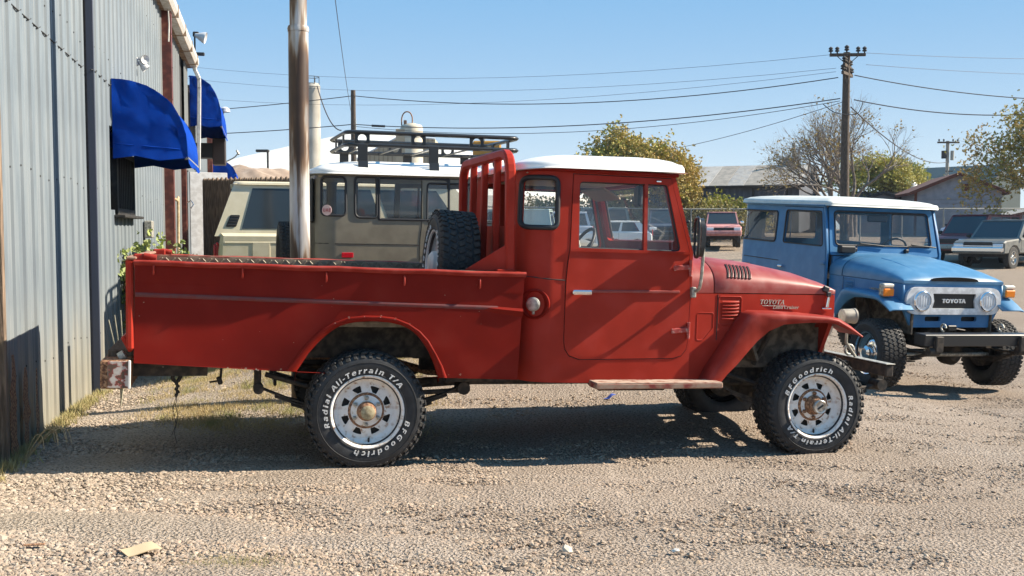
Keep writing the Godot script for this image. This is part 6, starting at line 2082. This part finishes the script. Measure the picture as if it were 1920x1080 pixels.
	for k in 6: part("railing_post", tubem([V(cos(k) * 1.1, 22.3, sin(k) * 1.1), V(cos(k) * 1.1, 23.4, sin(k) * 1.1)], .05, 5), M.dark, si)
	g = G.new(); var rl = []
	for k in 20: rl.append(V(cos(TAU * k / 20) * 1.1, 23.4, sin(TAU * k / 20) * 1.1))
	g.tube(rl, .05, 5, true); part("railing", g, M.dark, si)
	var tk = thing("white_tank", "cream upright tank with a pipe loop on its lid, above the olive wagon's roof rack", "tank", Transform3D(Basis(), V(-11.6, 0, -120)))
	part("shell", tubem([V(0, 0, 0), V(0, 13.2, 0), V(0, 13.5, 0), V(0, 13.75, 0)], [1.3, 1.3, 1.15, .3], 28), mk(Color(.74, .70, .62), .7), tk)
	part("side_bin", boxm(V(-1.15, 6.2, .4), V(1.15, 13.6, 1.4), .05), mk(Color(.66, .60, .50), .8), tk)
	for y in [9.8, 10.9, 12.0]: part("band", tubem([V(0, y, 0), V(0, y + .12, 0)], 1.33, 28), M.dull_steel, tk)
	part("pipe_loop", tubem(smooth_pts([V(-1.1, 13.0, .3), V(-1.1, 14.3, .3), V(-.75, 14.95, .3), V(-.2, 14.95, .3), V(.1, 14.4, .3), V(.1, 13.6, .3)], 4), .075, 8), M.rust, tk)
	part("top_valve", boxm(V(-.7, 13.7, .3), V(.35, .7, .35), .05), M.rust, tk)
	var yh = thing("yellow_hopper", "dull yellow hopper box showing just behind the roof rack's front end", "hopper", Transform3D(Basis(), V(-2.4, 0, -100)))
	part("hopper", boxm(V(0, 9.2, 0), V(2.7, 1.5, 2.0), .15), mk(Color(.66, .47, .12), .7), yh)
	for xx in [-1.2, 1.2]: part("leg", tubem([V(xx, 0, 0), V(xx, 8.6, 0)], .12, 6), M.dull_steel, yh)
	part("hand_rail", tubem([V(-1.3, 9.9, .9), V(-1.3, 10.4, .9), V(-.2, 10.4, .9), V(-.2, 9.9, .9)], .05, 5), M.dull_steel, yh)
	part("catwalk", boxm(V(.3, 8.5, .8), V(2.4, .15, .6), .02), M.dark, yh)

func small_things():
	var c = thing("cardboard_scrap", "flat piece of tan cardboard lying on the pale gravel near the camera", "cardboard", Transform3D(Basis.from_euler(Vector3(.05, .5, .04)), gp(-1.567, -4.26, .022)))
	var g = G.new()
	g.sheet(pv([-.07, -.05, .06, -.055, .085, .045, -.05, .05]), [], func(p, off): return V(p.x, off + .006 * sin(p.x * 30.0), p.y), .004, [-.03, 0, .03, .06])
	part("sheet", g, M.cardboard, c)
	for e in [["pale_rock", "pale sandy rock, the biggest loose stone in the foreground gravel", V(.24, 0, -4.43), .048, Color(.55, .48, .38)], ["dark_rock", "dark brown stone at the bottom of the picture below the pale rock", V(-.02, 0, -4.12), .035, Color(.16, .12, .09)], ["white_rock", "small whitish stone in the foreground, right of the pale rock", V(.72, 0, -4.46), .028, Color(.62, .57, .5)]]:
		var p: Vector3 = e[2]
		var o = part(e[0], stone_mesh(int(e[3] * 1000)), plain(e[4].linear_to_srgb(), .9))
		o.transform = Transform3D(Basis.from_euler(Vector3(.2, p.x * 9, .1)).scaled_local(V(e[3] * 1.5, e[3], e[3] * 1.2)), gp(p.x, p.z, e[3] * .2))
		tag(o, e[1], "rock")
	var bl = thing("blue_scrap", "tiny bit of blue plastic on the gravel under the red truck", "litter", Transform3D(Basis(Vector3.UP, .4), gp(.83, -8.7, .02)))
	g = G.new(); g.sheet(pv([-.05, -.02, .04, -.03, .05, .02, -.02, .03]), [], func(p, off): return V(p.x, off + .02 * sin(p.x * 40.0), p.y), .003, [-.02, 0, .02])
	part("scrap", g, mk(Color(.35, .42, .75)), bl)
	var rp_ = thing("rust_scrap", "small rusty strip of metal on the pale gravel near the wall", "litter", Transform3D(Basis(Vector3.UP, .2), gp(-2.03, -4.31, .018)))
	part("strip", boxm(V(0, 0, 0), V(.085, .006, .02), .002), M.rust, rp_)

func _ready():
	# camera
	var cam := Camera3D.new()
	cam.name = "camera"
	cam.fov = rad_to_deg(2.0 * atan(540.0 / 1933.0))
	cam.position = V(0, 1.5, 0)
	cam.rotation.x = -atan(110.0 / 1933.0)
	cam.near = 0.05; cam.far = 900.0
	add_child(cam)
	# sky, air, exposure
	var sky := ProceduralSkyMaterial.new()
	sky.sky_top_color = lin(.050, .175, .338)
	sky.sky_horizon_color = lin(.373, .42, .426)
	sky.sky_curve = .09
	sky.ground_bottom_color = lin(.15, .125, .10); sky.ground_horizon_color = lin(.26, .245, .22)
	sky.sun_angle_max = 12.0; sky.sun_curve = .1
	var env := Environment.new()
	env.background_mode = Environment.BG_SKY
	env.sky = Sky.new(); env.sky.sky_material = sky
	env.tonemap_mode = Environment.TONE_MAPPER_LINEAR
	env.tonemap_exposure = 2.4
	env.sdfgi_enabled = true; env.ssao_enabled = true; env.ssil_enabled = true
	env.fog_enabled = true; env.fog_density = .00025; env.fog_light_color = lin(.55, .66, .80)
	var we := WorldEnvironment.new(); we.name = "world_environment"; we.environment = env
	add_child(we)
	# sun: almost along the truck's flank, from the front right, 35 degrees up
	var sun := DirectionalLight3D.new()
	sun.name = "sun"
	var az = deg_to_rad(8.5); var el = deg_to_rad(34.5)
	var to = V(cos(el) * cos(az), sin(el), -cos(el) * sin(az))
	sun.transform = Transform3D(zto(to), V(0, 30, 0))
	sun.light_energy = 1.6; sun.light_color = Color(1, .95, .87); sun.light_angular_distance = .53
	sun.shadow_enabled = true
	add_child(sun)

	make_materials()
	ground()
	building()
	far_things()
	poles()
	plants()
	other_cars()
	grey_wagon()
	blue_wagon()
	red_truck()
	gravel()
	dry_grass()
	small_things()
	for k in M: if M[k] is BaseMaterial3D and M[k].transparency == BaseMaterial3D.TRANSPARENCY_DISABLED: M[k].cull_mode = BaseMaterial3D.CULL_DISABLED
